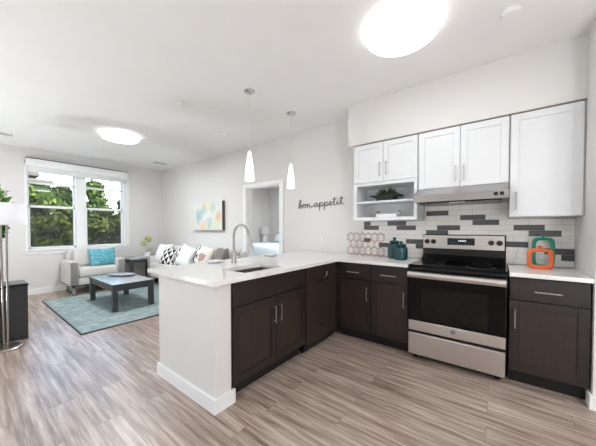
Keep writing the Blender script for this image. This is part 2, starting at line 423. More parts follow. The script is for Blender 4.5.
# bedroom shell
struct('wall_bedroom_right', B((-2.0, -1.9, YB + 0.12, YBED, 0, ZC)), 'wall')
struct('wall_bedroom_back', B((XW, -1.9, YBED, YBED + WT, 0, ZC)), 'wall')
# baseboards
BBH, BBT = 0.10, 0.014
struct('baseboard_left', B((XW, XW + BBT, YF, YB, 0, BBH)), 'trim')
struct('baseboard_back', B((XW + BBT, DX0 - 0.085, YB - BBT, YB, 0, BBH), (DX1 + 0.085, -2.335, YB - BBT, YB, 0, BBH)), 'trim')
struct('baseboard_peninsula', B((-2.335 - BBT, -1.512, 1.047, 1.065, 0, BBH), (-2.335 - BBT, -2.335, 1.065, YB - BBT, 0, BBH), (-1.53, -1.512, 1.065, 1.225, 0, BBH)), 'trim')
struct('baseboard_alcove', B((0.517, XR, 2.682, 2.70, 0, BBH), (0.517, 0.535, 2.70, 2.79, 0, BBH)), 'trim')
struct('baseboard_bedroom', B((XW, -2.0, YBED - BBT, YBED, 0, BBH)), 'trim')
# door casing
bm = B((DX0 - 0.085, DX0, YB - 0.02, YB, 0, DZ + 0.055), (DX1, DX1 + 0.085, YB - 0.02, YB, 0, DZ + 0.055), (DX0, DX1, YB - 0.02, YB, DZ, DZ + 0.055), b=0.004, seg=1)
dr = struct('door_1', bm, 'trim')
struct('door_jamb', B((DX0, DX0 + 0.018, YB, YB + 0.12, 0, DZ), (DX1 - 0.018, DX1, YB, YB + 0.12, 0, DZ), (DX0 + 0.018, DX1 - 0.018, YB, YB + 0.12, DZ - 0.018, DZ)), 'trim', dr)

# window: casing, two double-hung units
win = bpy.data.objects.new('window_1', None); C.objects.link(win); win.location = (XW, 1.675, WZ0); win['kind'] = 'structure'
struct('window_casing', B((XW, XW + 0.02, WY0 - 0.04, WY0, WZ0, 2.55), (XW, XW + 0.02, WY1, WY1 + 0.065, WZ0, 2.55), (XW, XW + 0.02, WY0 - 0.04, WY1 + 0.065, WZ1, 2.57), (XW, XW + 0.02, WY0 - 0.04, WY1 + 0.065, 0.765, 0.835), b=0.004, seg=1), 'trim', win)
struct('window_sill', B((XW - 0.10, XW + 0.045, WY0 - 0.05, WY1 + 0.075, 0.835, 0.862), b=0.005), 'trim', win)
GX = XW - 0.12
MU0, MU1 = 1.555, 1.730
struct('window_mullion', B((XW - 0.15, XW - 0.01, MU0, MU1, WZ0, WZ1), b=0.004, seg=1), 'trim', win)
struct('window_frame', B((XW - 0.15, XW - 0.06, WY0, WY0 + 0.012, WZ0, WZ1), (XW - 0.15, XW - 0.02, WY1 - 0.045, WY1, WZ0, WZ1)), 'trim', win)
for (a, b_) in ((WY0 + 0.012, MU0), (MU1, WY1 - 0.045)):
    lo = struct('lower_sash', B((GX, GX + 0.035, a, a + 0.03, 0.862, 1.72), (GX, GX + 0.035, b_ - 0.03, b_, 0.862, 1.72), (GX, GX + 0.035, a, b_, 0.862, 0.905), (GX, GX + 0.035, a, b_, 1.672, 1.72), b=0.003, seg=1), 'trim', win)
    struct('pane', B((GX + 0.014, GX + 0.018, a + 0.03, b_ - 0.03, 0.905, 1.672)), 'glass', lo)
    struct('insect_screen', B((GX - 0.030, GX - 0.028, a + 0.01, b_ - 0.01, 0.875, 1.70)), 'screen', win)
    up = struct('upper_sash', B((GX - 0.04, GX - 0.005, a, a + 0.025, 1.68, WZ1), (GX - 0.04, GX - 0.005, b_ - 0.025, b_, 1.68, WZ1), (GX - 0.04, GX - 0.005, a, b_, 1.68, 1.715), (GX - 0.04, GX - 0.005, a, b_, 2.135, 2.175), (GX - 0.04, GX - 0.005, a, b_, WZ1 - 0.03, WZ1), b=0.003, seg=1), 'trim', win)
    struct('pane', B((GX - 0.026, GX - 0.022, a + 0.025, b_ - 0.025, 1.715, WZ1 - 0.03)), 'glass', up)
win_added = bpy.data.objects.new('window_added', None); C.objects.link(win_added); win_added.location = (XW, (VY0 + VY1) / 2, VZ0); win_added['kind'] = 'structure'  # unseen window, added to light the floor from the left
struct('window_casing', B((XW, XW + 0.02, VY0 - 0.065, VY0, VZ0, WZ1), (XW, XW + 0.02, VY1, VY1 + 0.065, VZ0, WZ1), (XW, XW + 0.02, VY0 - 0.065, VY1 + 0.065, WZ1, WZ1 + 0.07), (XW, XW + 0.03, VY0 - 0.065, VY1 + 0.065, VZ0 - 0.07, VZ0)), 'trim', win_added)
vm = (VY0 + VY1) / 2
struct('window_frame', B((XW - 0.12, XW - 0.06, VY0, VY0 + 0.05, VZ0, WZ1), (XW - 0.12, XW - 0.06, VY1 - 0.05, VY1, VZ0, WZ1), (XW - 0.12, XW - 0.06, vm - 0.04, vm + 0.04, VZ0, WZ1), (XW - 0.12, XW - 0.06, VY0, VY1, VZ0, VZ0 + 0.05), (XW - 0.12, XW - 0.06, VY0, VY1, WZ1 - 0.05, WZ1)), 'trim', win_added)
for a, b_ in ((VY0 + 0.05, vm - 0.04), (vm + 0.04, VY1 - 0.05)): struct('pane', B((XW - 0.092, XW - 0.088, a, b_, VZ0 + 0.05, WZ1 - 0.05)), 'glass', win_added)
va = thing('window_shade', (XW + 0.04, 1.66, 2.335), 'white rolled window shade in its long cassette across the top of the window', 'window shade')
obj('cassette', B((XW + 0.021, XW + 0.10, 0.815, 2.505, 2.44, 2.585), b=0.012, seg=3), 'trim', va, 'auto')
obj('shade_fabric', B((XW + 0.035, XW + 0.085, 0.835, 2.485, 2.335, 2.445), b=0.01), 'valance', va, 'auto')
label(obj('top_strip', B((XW + 0.002, XW + 0.10, 0.815, 2.505, 2.588, 2.602)), 'greyline', va), 'thin grey strip along the top')  # thin grey strip above the cassette
bm = bmesh.new(); tube(bm, [(XW + 0.06, 2.507, 2.52), (XW + 0.06, 2.507, 2.40)], 0.003, 6)
obj('cord', bm, 'white', va)

# ---------------------------------------------------------------- backsplash tiles
bm = bmesh.new(); TP, TR = 0.225, 0.0548; ztop = 1.3575
dark = {(1, -.675), (2, -.3375), (3, -.225), (3, -1.125), (4, -.5625), (4, -1.0125), (4, .1125), (5, -.675), (5, .225), (3, -1.575), (4, -1.4625),
        (7, -.9), (7, -1.575), (7, 0), (8, -.7875), (8, -1.2375), (8, .3375), (9, .45)}
dark = {(r, round(x / 0.1125)) for r, x in dark}
TX0, TX1 = -1.442, 0.5349
box(bm, TX0, TX1, 3.343, 3.3499, 0.914, 1.36, mat=2); box(bm, -0.69, 0.068, 3.343, 3.3499, 1.36, 1.60, mat=2)
for r in range(-1, 11):
    z1 = 1.467 - (r - 1) * TR; z0 = max(0.916, z1 - TR)
    if z1 - z0 < 0.01: continue
    off = 0 if r % 2 else 0.1125
    for k in range(-9, 5):
        x0 = k * TP + off - (0.225 if off else 0); x1 = x0 + TP
        lo_, hi_ = (TX0, TX1) if z1 < 1.37 else (-0.69, 0.068)
        a, b_ = max(x0, lo_), min(x1, hi_)
        if b_ - a < 0.012: continue
        box(bm, a + 0.0012, b_ - 0.0012, 3.337, 3.3445, z0 + 0.0012, min(z1, 1.60) - 0.0012, mat=1 if (r, round(x0 / 0.1125)) in dark else 0)
struct('wall_backsplash', bm, ['tile_w', 'tile_d', 'grout'])

# ---------------------------------------------------------------- kitchen cabinets
def pull(parent, p, length, axis, out, mat='nickel'):
    """bar pull centred at p; axis = direction of bar, out = direction away from door"""
    bm = bmesh.new(); p = Vector(p); a = Vector(axis) * length / 2; o = Vector(out)
    tube(bm, [p + o * 0.028 - a, p + o * 0.028 + a], 0.0055, 8)
    for s in (-0.82, 0.82): tube(bm, [p + a * s, p + a * s + o * 0.028], 0.0045, 8)
    return obj('handle', bm, mat, parent, 'auto')
def shaker(name, parent, u0, u1, z0, z1, plane, axis, mat, panel_mat, stile=0.062, th=0.02, flat=False):
    """door whose front face is at `plane`. axis 'x': door spans X and faces -Y; 'y': spans Y and faces +X"""
    def bx(bm, a, b_, c, d, f0, f1, bev=0.0):
        if axis == 'x': box(bm, a, b_, plane + f0, plane + f1, c, d, b=bev, seg=1)
        else: box(bm, plane - f1, plane - f0, a, b_, c, d, b=bev, seg=1)
    bm = bmesh.new()
    if flat: bx(bm, u0, u1, z0, z1, 0, th, 0.002)
    else:
        bx(bm, u0, u0 + stile, z0, z1, 0, th, 0.0015); bx(bm, u1 - stile, u1, z0, z1, 0, th, 0.0015)
        bx(bm, u0 + stile, u1 - stile, z0, z0 + stile, 0, th, 0.0015); bx(bm, u0 + stile, u1 - stile, z1 - stile, z1, 0, th, 0.0015)
    d = obj(name, bm, mat, parent)
    if not flat:
        bm = bmesh.new(); bx(bm, u0 + stile - 0.004, u1 - stile + 0.004, z0 + stile - 0.004, z1 - stile + 0.004, 0.009, th - 0.001)
        obj('panel', bm, panel_mat, d)
    return d
YC = 2.73
def base_unit(x0, x1, lab, hinge):
    t = thing('base_cabinet', ((x0 + x1) / 2, 3.0, 0), lab, 'base cabinet', 'dark base cabinets')
    obj('carcass', B((x0, x1, YC + 0.022, 3.34, 0.11, 0.8815)), 'esp', t)
    obj('toe_kick', B((x0, x1, YC + 0.085, YC + 0.10, 0, 0.11)), 'toe', t)
    d = shaker('drawer', t, x0 + 0.004, x1 - 0.004, 0.70, 0.872, YC, 'x', 'esp', 'esp_panel', flat=True)
    pull(d, ((x0 + x1) / 2, YC, 0.777), 0.155, (1, 0, 0), (0, -1, 0))
    d = shaker('door', t, x0 + 0.004, x1 - 0.004, 0.125, 0.69, YC, 'x', 'esp', 'esp_panel')
    hx = x1 - 0.036 if hinge == 'l' else x0 + 0.036
    pull(d, (hx, YC, 0.548), 0.155, (0, 0, 1), (0, -1, 0))
    return t
base_unit(-1.50, -1.101, 'dark brown base cabinet in the corner next to the dishwasher', 'l')
base_unit(-1.097, -0.712, 'dark brown base cabinet just left of the range', 'l')
base_unit(0.072, 0.527, 'dark brown base cabinet right of the range below the orange ring ornament', 'r')
# sink cabinet, faces +X
XP = -1.51
t = thing('sink_cabinet', (-1.8, 1.65, 0), 'dark brown double door sink cabinet in the white peninsula', 'base cabinet')
obj('carcass', B((-2.13, XP - 0.022, 1.202, 1.222, 0.11, 0.8815), (-2.13, XP - 0.022, 2.078, 2.098, 0.11, 0.8815), (-2.13, -2.11, 1.222, 2.078, 0.11, 0.8815), (-2.11, XP - 0.022, 1.222, 2.078, 0.11, 0.13), (XP - 0.042, XP - 0.022, 1.222, 2.078, 0.13, 0.16), (XP - 0.042, XP - 0.022, 1.222, 2.078, 0.69, 0.8815)), 'esp', t)
obj('toe_kick', B((XP - 0.10, XP - 0.085, 1.202, 2.098, 0, 0.11)), 'toe', t)
shaker('false_drawer_front', t, 1.21, 2.092, 0.70, 0.872, XP, 'y', 'esp', 'esp_panel', flat=True)
for a, b_, hy in ((1.21, 1.664, 1.632), (1.668, 2.092, 1.704)):
    d = shaker('door', t, a, b_, 0.125, 0.69, XP, 'y', 'esp', 'esp_panel')
    pull(d, (XP, hy, 0.545), 0.145, (0, 0, 1), (1, 0, 0))
# dishwasher
t = thing('dishwasher', (-1.8, 2.4, 0), 'dark slate dishwasher between the sink cabinet and the corner', 'dishwasher')
obj('tub', B((-2.11, XP - 0.03, 2.108, 2.708, 0.03, 0.87)), 'blackpl', t)
obj('toe_kick', B((XP - 0.075, XP - 0.06, 2.108, 2.708, 0, 0.095)), 'toe', t)
dd = obj('door', B((XP - 0.03, XP + 0.004, 2.11, 2.706, 0.10, 0.70), (XP - 0.03, XP + 0.004, 2.11, 2.19, 0.70, 0.868), (XP - 0.03, XP + 0.004, 2.50, 2.706, 0.70, 0.868), (XP - 0.03, XP + 0.004, 2.19, 2.50, 0.79, 0.868), (XP - 0.03, XP - 0.024, 2.19, 2.50, 0.70, 0.79)), 'slate', t)
bm = bmesh.new()
tube(bm, [(XP + 0.006, 2.36 + 0.135 * sin(pi / 2 * i / 12), 0.795 - 0.078 * cos(pi / 2 * i / 12)) for i in range(13)], 0.007, 8)
obj('handle', bm, 'chrome', dd, 'auto')
bm = bmesh.new(); lathe(bm, [(0, 0), (0.014, 0), (0.014, 0.003), (0, 0.003)], n=20)
bmesh.ops.rotate(bm, verts=bm.verts[:], cent=(0, 0, 0), matrix=Matrix.Rotation(R(90), 3, 'Y')); bmesh.ops.translate(bm, verts=bm.verts[:], vec=(XP + 0.004, 2.375, 0.235))
obj('badge', bm, 'chrome', dd)
# corner filler
o = tag(obj('corner_filler', B((XP - 0.03, XP + 0.006, 2.71, 2.752, 0.11, 0.8815)), 'esp'), 'narrow dark brown filler strip in the inside corner of the base cabinets', 'cabinet filler')

# countertops
HX0, HX1, HY0, HY1 = -1.91, -1.60, 1.395, 1.86
bm = bmesh.new(); xs = [-2.455, HX0, HX1, -1.485, -0.712]; ys = [1.022, HY0, HY1, 2.705, 3.3365]
slab(bm, xs, ys, [[1, 1, 1, 0], [1, 0, 1, 0], [1, 1, 1, 0], [1, 1, 1, 1]], 0.882, 0.914)
es = [e for e in bm.edges if len(e.link_faces) == 2 and e.calc_face_angle(0) > 1]
bmesh.ops.bevel(bm, geom=es, offset=0.003, segments=1, affect='EDGES')
tag(obj('countertop', bm, 'quartz'), 'white quartz countertop running from the peninsula round to the range', 'countertop')
tag(obj('countertop', B((0.07, 0.5335, 2.705, 3.3365, 0.882, 0.914), b=0.003, seg=1), 'quartz'), 'short white quartz countertop between the range and the right wall', 'countertop')
# sink
t = thing('sink', (-1.77, 1.65, 0.70), 'brushed steel undermount sink set in the white peninsula', 'sink')
a = 0.012
obj('bowl', B((HX0 - a, HX0, HY0 - a, HY1 + a, 0.70, 0.8815), (HX1, HX1 + a, HY0 - a, HY1 + a, 0.70, 0.8815), (HX0, HX1, HY0 - a, HY0, 0.70, 0.8815), (HX0, HX1, HY1, HY1 + a, 0.70, 0.8815), (HX0 - a, HX1 + a, HY0 - a, HY1 + a, 0.688, 0.70)), 'sinksteel', t)
bm = bmesh.new(); lathe(bm, [(0, 0.7005), (0.045, 0.7005), (0.05, 0.704), (0.04, 0.706), (0.0, 0.702)], -1.77, 1.65, 24); obj('drain', bm, 'chrome', t, 'auto')
# faucet
fx, fy = -2.18, 1.75
t = thing('faucet', (fx, fy, 0.914), 'tall gooseneck chrome pull-down faucet behind the sink', 'faucet')
bm = bmesh.new(); lathe(bm, [(0, 0.914), (0.030, 0.914), (0.030, 0.922), (0.024, 0.935), (0.022, 0.99), (0.017, 1.04), (0.0, 1.04)], fx, fy, 24); obj('base', bm, 'nickel', t, 'auto')
bm = bmesh.new(); pts = [(fx, fy, 1.02), (fx, fy, 1.19)]
for i in range(0, 15):
    a_ = pi - pi * 0.92 * i / 14; pts.append((fx + 0.115 + 0.115 * cos(a_), fy, 1.188 + 0.115 * sin(a_)))
pts.append((fx + 0.252, fy, 1.13)); tube(bm, pts, 0.0125, 12); obj('neck', bm, 'nickel', t, 'auto')
bm = bmesh.new(); tube(bm, [(fx + 0.247, fy, 1.155), (fx + 0.272, fy, 1.05)], [0.015, 0.018], 12); obj('spray_head', bm, 'nickel', t, 'auto')
bm = bmesh.new(); tube(bm, [(fx, fy, 0.965), (fx + 0.02, fy + 0.055, 0.965)], 0.012, 10); tube(bm, [(fx + 0.018, fy + 0.05, 0.965), (fx + 0.018, fy + 0.075, 1.05)], [0.008, 0.005], 8); obj('lever', bm, 'nickel', t, 'auto')
# plates on the bar
def plate(x, y, lab):
    bm = bmesh.new(); lathe(bm, [(0, 0.914), (0.058, 0.914), (0.062, 0.918), (0.095, 0.932), (0.098, 0.936), (0.094, 0.937), (0.06, 0.925), (0.0, 0.922)], x, y, 36)
    return tag(obj('plate', bm, 'ceramic', smooth='auto'), lab, 'plate', 'white plates on the peninsula')
plate(-2.325, 1.62, 'round white plate at the living room edge of the countertop, left of the faucet')
plate(-2.325, 2.44, 'round white plate at the living room edge of the countertop, below the doorway')

# range
XL, XRR, YR = -0.697, 0.057, 2.672
t = thing('kitchen_range', (-0.32, 3.0, 0), 'stainless steel electric range with black glass oven door', 'range')
obj('body', B((XL, XRR, YR + 0.05, 3.335, 0.045, 0.895)), 'black', t)
ct = obj('cooktop', B((XL - 0.002, XRR + 0.002, YR + 0.028, 3.30, 0.895, 0.918), b=0.003), 'blackglass', t)
for (cx, cy, r_) in ((-0.52, 2.87, 0.095), (-0.13, 2.87, 0.11), (-0.52, 3.12, 0.075), (-0.13, 3.12, 0.075)):
    bm = bmesh.new(); lathe(bm, [(r_, 0.9184), (r_ - 0.003, 0.9184)], cx, cy, 40); label(obj('burner_ring', bm, 'greyline', ct), 'thin grey burner outline')
obj('front_frame', B((XL, XRR, YR + 0.03, YR + 0.05, 0.255, 0.895)), 'black', t)
od = obj('oven_door', B((XL + 0.006, XRR - 0.005, YR, YR + 0.03, 0.385, 0.878), b=0.003, seg=1), 'blackglass', t)
obj('window', B((-0.575, -0.065, YR - 0.0015, YR, 0.415, 0.715)), 'ovenwin', od)
obj('lower_band', B((XL + 0.006, XRR - 0.005, YR - 0.002, YR + 0.03, 0.292, 0.384), b=0.002, seg=1), 'steel', od)
bm = bmesh.new(); lathe(bm, [(0, 0), (0.02, 0), (0.02, 0.003), (0.015, 0.004), (0, 0.004)], n=24)
bmesh.ops.rotate(bm, verts=bm.verts[:], cent=(0, 0, 0), matrix=Matrix.Rotation(R(90), 3, 'X')); bmesh.ops.translate(bm, verts=bm.verts[:], vec=(-0.315, YR - 0.002, 0.345))
obj('badge', bm, 'greyline', od)
bm = bmesh.new(); prism(bm, [(YR - 0.052, 0.806), (YR - 0.06, 0.83), (YR - 0.055, 0.855), (YR - 0.03, 0.862), (YR - 0.028, 0.81)], 0, XL + 0.006, XRR - 0.006)
box(bm, XL + 0.02, XL + 0.05, YR - 0.03, YR, 0.815, 0.855); box(bm, XRR - 0.05, XRR - 0.02, YR - 0.03, YR, 0.815, 0.855)
obj('handle', bm, 'steel', od)
obj('storage_drawer', B((XL + 0.006, XRR - 0.005, YR - 0.002, YR + 0.03, 0.06, 0.262), b=0.003, seg=1), 'steel', t)
for x in (XL + 0.05, XRR - 0.05):
    for y in (YR + 0.09, 3.28):
        bm = bmesh.new(); lathe(bm, [(0, 0), (0.018, 0), (0.018, 0.045), (0, 0.045)], x, y, 12); obj('foot', bm, 'blackpl', t)
bgd = obj('backguard', B((XL, XRR, 3.295, 3.336, 0.918, 1.20), b=0.004), 'black', t)
cp = obj('control_panel', B((XL + 0.003, XRR - 0.012, 3.288, 3.296, 1.045, 1.192), b=0.002, seg=1), 'steel', t)
bm = bmesh.new(); prism(bm, [(3.225, 0.918), (3.295, 0.975), (3.295, 0.918)], 0, XL, XRR); obj('rear_vent', bm, 'black', t)
dsp = obj('display', B((-0.45, -0.20, 3.285, 3.2885, 1.088, 1.162), b=0.001, seg=1), 'display', cp)
bm = bmesh.new()
for x in (-0.345, -0.33, -0.316, -0.302, -0.288): box(bm, x, x + 0.009, 3.2842, 3.285, 1.126, 1.142)
obj('lit_digits', bm, 'digit', cp)
for x0_ in (-0.43, -0.29):
    for i in range(6):
        for z in (1.10, 1.115): obj('touch_key', B((x0_ + i * 0.013, x0_ + i * 0.013 + 0.005, 3.2844, 3.285, z, z + 0.003)), 'greyline', cp)
for x in (-0.653, -0.587, -0.062, 0.006):
    bm = bmesh.new(); lathe(bm, [(0, 0), (0.026, 0), (0.026, 0.006), (0.022, 0.010), (0.020, 0.028), (0.017, 0.031), (0, 0.031)], n=24); box(bm, -0.004, 0.004, -0.018, 0.018, 0.028, 0.036, b=0.001, seg=1)
    bmesh.ops.rotate(bm, verts=bm.verts[:], cent=(0, 0, 0), matrix=Matrix.Rotation(R(90), 3, 'X')); bmesh.ops.translate(bm, verts=bm.verts[:], vec=(x, 3.288, 1.12))
    obj('knob', bm, 'blackpl', cp, 'auto')

# range hood
t = thing('range_hood', (-0.32, 3.15, 1.53), 'slim stainless steel range hood under the middle wall cabinet', 'range hood')
bm = bmesh.new(); prism(bm, [(2.85, 1.53), (2.85, 1.598), (3.0, 1.676), (3.335, 1.676), (3.335, 1.53)], 0, -0.70, 0.066)
obj('canopy', bm, 'hoodsteel', t)
obj('filter', B((-0.66, 0.02, 2.90, 3.30, 1.520, 1.529), b=0.002, seg=1), 'black', t)
obj('lamp_lens', B((-0.38, -0.26, 2.89, 2.94, 1.516, 1.520)), 'white', t)
for x in (-0.026, 0.016): obj('button', B((x - 0.015, x + 0.015, 2.844, 2.852, 1.555, 1.585), b=0.002, seg=1), 'blackpl', t)

# wall cabinets
YU = 3.01
def wall_unit(x0, x1, z0, z1, doors, lab):
    t = thing('wall_cabinet', ((x0 + x1) / 2, 3.18, z0), lab, 'wall cabinet', 'white wall cabinets')
    obj('carcass', B((x0, x1, YU + 0.021, 3.336, z0, z1)), 'wcab', t)
    for a, b_, hx, hz in doors:
        d = shaker('door', t, a, b_, z0 + 0.004, z1 - 0.006, YU, 'x', 'wcab', 'wcab', stile=0.058)
        pull(d, (hx, YU, hz), 0.155, (0, 0, 1), (0, -1, 0))
    return t
wall_unit(-1.437, -0.697, 1.812, 2.276, ((-1.432, -1.072, -1.107, 1.957), (-1.068, -0.702, -1.03, 1.957)), 'white double door wall cabinet over the open shelves')
wall_unit(-0.693, 0.065, 1.678, 2.276, ((-0.688, -0.312, -0.345, 1.807), (-0.308, 0.06, -0.275, 1.807)), 'white double door wall cabinet above the range hood')
wall_unit(0.069, 0.5345, 1.37, 2.276, ((0.074, 0.522, 0.114, 1.51),), 'tall white single door wall cabinet right of the range hood')
t = thing('open_shelf_cabinet', (-1.06, 3.18, 1.362), 'white open shelf unit below the left wall cabinet', 'shelf')
x0, x1, z0, z1 = -1.437, -0.70, 1.362, 1.810
obj('frame', B((x0, x0 + 0.04, YU, 3.336, z0, z1), (x1 - 0.032, x1, YU, 3.336, z0, z1), (x0 + 0.04, x1 - 0.032, YU, 3.336, z0, z0 + 0.038), (x0 + 0.04, x1 - 0.032, YU, 3.336, z1 - 0.035, z1)), 'wcab', t)
obj('back_panel', B((x0 + 0.04, x1 - 0.032, 3.325, 3.335, z0 + 0.038, z1 - 0.035)), 'wcab', t)
obj('shelf', B((x0 + 0.0405, x1 - 0.0325, YU + 0.006, 3.324, 1.571, 1.592)), 'wcab', t)
tag(obj('filler_strip', B((-1.437, 0.534, YU + 0.0, YU + 0.06, 2.2765, 2.2838)), 'taupe_strip'), 'thin taupe strip between the wall cabinets and the soffit', 'trim strip')

# ---------------------------------------------------------------- things on the counter and shelves
def canister(x, y, r, h, lab):
    t = thing('canister', (x, y, 0.914), lab, 'canister', 'teal canisters by the range')
    z = 0.914
    bm = bmesh.new(); lathe(bm, [(0, z), (r * .86, z), (r * .97, z + .02 * h), (r, z + .10 * h), (r, z + .58 * h), (r * .96, z + .64 * h), (r * .80, z + .69 * h), (r * .66, z + .705 * h), (r * .64, z + .75 * h), (0, z + .75 * h)], x, y, 32); obj('jar', bm, 'teal', t, True)
    bm = bmesh.new(); lathe(bm, [(0, z + .75 * h), (r * .76, z + .75 * h), (r * .78, z + .79 * h), (r * .70, z + .83 * h), (r * .24, z + .85 * h), (r * .16, z + .875 * h), (r * .28, z + .92 * h), (r * .25, z + .97 * h), (0, z + h)], x, y, 28); obj('lid', bm, 'teal', t, True)
canister(-0.985, 3.17, 0.075, 0.25, 'teal ceramic lidded canister farther from the range, partly hidden')
canister(-0.878, 3.06, 0.072, 0.212, 'teal ceramic lidded canister nearer the range, in front')
# hexagonal copper wire rack
bm = bmesh.new(); rw, rz0 = 0.485, 0.915
segs = set(); s_ = 0.0475; hx = s_ * math.sqrt(3)
def kk(p): return (round(p[0], 3), round(p[1], 3))
for row in range(3):
    for col in range(5 + (row + 1) % 2):
        cx = (col + 0.5 * (row % 2)) * hx; cz = row * 1.5 * s_
        P6 = [(cx + s_ * sin(pi / 3 * k), cz + s_ * cos(pi / 3 * k)) for k in range(6)]
        for k in range(6):
            a, b_ = kk(P6[k]), kk(P6[(k + 1) % 6]); segs.add((min(a, b_), max(a, b_)))
x_off = -1.615; zmin = min(min(a[1], b_[1]) for a, b_ in segs); k_ = 0.295 / (max(max(a[1], b_[1]) for a, b_ in segs) - zmin); xmin = min(min(a[0], b_[0]) for a, b_ in segs); kx = 0.485 / (max(max(a[0], b_[0]) for a, b_ in segs) - xmin)
def rp(p, dy): return (x_off + (p[0] - xmin) * kx, 3.20 + dy + 0.05 * 0, rz0 + 0.0025 + (p[1] - zmin) * k_)
for a, b_ in segs:
    for dy in (0.0, 0.045): tube(bm, [rp(a, dy), rp(b_, dy)], 0.0024, 5)
for p in {p for s2 in segs for p in s2 if (p[0] - xmin) < 0.002 or abs(p[1] - zmin) < 0.002 or (p[0] - xmin) * kx > 0.483}:
    tube(bm, [rp(p, 0), rp(p, 0.045)], 0.0021, 5)
tag(obj('wire_rack', bm, 'copper'), 'copper wire rack of hexagon cells in the counter corner', 'wire rack')
# rounded square ring ornaments
def ring(cx, cy, w, h, tube_r, depth, mat, lab, rz):
    t = thing('ring_ornament', (cx, cy, 0.914), lab, 'ornament', 'rounded ring ornaments', rz)
    bm = bmesh.new(); n = 48; rings = []
    def sup(a, A, Bz, e=0.42):
        c, s = cos(a), sin(a); return (math.copysign(abs(c) ** e, c) * A, math.copysign(abs(s) ** e, s) * Bz)
    for k in range(n):
        a_ = 2 * pi * k / n; ox, oz = sup(a_, w / 2, h / 2); ix, iz = sup(a_, w / 2 - tube_r * 2, h / 2 - tube_r * 2)
        mx, mz = (ox + ix) / 2, (oz + iz) / 2
        rings.append([bm.verts.new((x, y, z + h / 2)) for x, y, z in ((ox, -depth * .3, oz), (ox, depth * .3, oz), (mx, depth / 2, mz), (ix, depth * .3, iz), (ix, -depth * .3, iz), (mx, -depth / 2, mz))])
    for k in range(n):
        A, Bq = rings[k], rings[(k + 1) % n]
        for q in range(6): bm.faces.new((A[q], A[(q + 1) % 6], Bq[(q + 1) % 6], Bq[q]))
    obj('ring', bm, mat, t, 'auto', local=True)
    bm = bmesh.new(); lathe(bm, [(0, h - 0.004), (0.011, h - 0.004), (0.009, h + 0.008), (0.02, h + 0.014), (0.02, h + 0.02), (0.009, h + 0.027), (0, h + 0.028)], 0, 0, 20); obj('knob', bm, mat, t, 'auto', local=True)
ring(0.318, 3.235, 0.155, 0.272, 0.0125, 0.055, 'green_ring', 'tall green rounded ring ornament standing behind the orange one', R(4))
ring(0.288, 3.115, 0.172, 0.178, 0.0145, 0.045, 'orange_ring', 'low orange rounded ring ornament in front of the green one', R(3))
# succulent in a black bowl
t = thing('potted_succulent', (-1.085, 3.17, 1.592), 'dark green succulent in a wide black bowl on the upper open shelf', 'potted plant')
bm = bmesh.new(); z = 1.592; prism(bm, [(-1.185, z), (-0.985, z), (-0.975, z + .06), (-1.195, z + .06)], 1, 3.10, 3.24)
prism(bm, [(-1.26, z + .058), (-0.91, z + .058), (-0.905, z + .072), (-1.265, z + .072)], 1, 3.08, 3.26); obj('bowl', bm, 'blackpl', t)
bm = bmesh.new()
for i in range(90):
    a_ = random.uniform(0, 2 * pi); r_ = random.uniform(0, 0.075); bx_, by_ = -1.085 + r_ * cos(a_), 3.17 + 0.6 * r_ * sin(a_); el = random.uniform(0.35, 1.4); L = random.uniform(0.06, 0.11)
    d_ = Vector((cos(a_) * cos(el), sin(a_) * cos(el), sin(el))); p0 = Vector((bx_, by_, z + .068))
    tube(bm, [p0, p0 + d_ * L * .5, p0 + d_ * L], [0.006, 0.009, 0.001], 5)
obj('leaves', bm, 'darkleaf', t, 'auto')
# tray on lower shelf
t = thing('serving_tray', (-1.062, 3.17, 1.40), 'white tray with two small metal handles on the lower open shelf', 'tray')
z = 1.40
obj('tray_body', B((-1.18, -0.94, 3.09, 3.25, z, z + 0.012), (-1.18, -0.94, 3.09, 3.098, z + 0.012, z + 0.04), (-1.18, -0.94, 3.242, 3.25, z + 0.012, z + 0.04), (-1.18, -1.172, 3.098, 3.242, z + .012, z + .04), (-0.948, -0.94, 3.098, 3.242, z + .012, z + .04)), 'ceramic', t)
for x in (-1.187, -0.933):
    bm = bmesh.new(); tube(bm, [(x, 3.12, z + .03), (x, 3.12, z + .065), (x, 3.14, z + .075), (x, 3.20, z + .075), (x, 3.22, z + .065), (x, 3.22, z + .03)], 0.007, 8); obj('handle', bm, 'nickel', t, 'auto')
# wall outlet
def outlet(x, z, lab):
    t = thing('wall_outlet', (x, YB, z - 0.06), lab, 'outlet')
    obj('cover_plate', B((x - 0.036, x + 0.036, YB - 0.006, YB - 0.0002, z - 0.058, z + 0.058), b=0.002), 'wall', t)
    for dz in (-0.02, 0.02): obj('socket', B((x - 0.014, x + 0.014, YB - 0.008, YB - 0.006, z + dz - 0.012, z + dz + 0.012), b=0.001, seg=1), 'trim', t)
outlet(-2.11, 1.10, 'white wall outlet above the countertop below the lettering')

# ---------------------------------------------------------------- wall lettering: bon appetit in cursive wire
def spl(P_, n=7):
    out = []; Q = [P_[0]] + P_ + [P_[-1]]
    for i in range(1, len(Q) - 2):
        for k in range(n):
            t_ = k / n; a, b_, c, d = Q[i - 1], Q[i], Q[i + 1], Q[i + 2]
            out.append(tuple(0.5 * (2 * b_[q] + (c[q] - a[q]) * t_ + (2 * a[q] - 5 * b_[q] + 4 * c[q] - d[q]) * t_ ** 2 + (3 * b_[q] - a[q] - 3 * c[q] + d[q]) * t_ ** 3) for q in (0, 1)))
    out.append(P_[-1]); return out
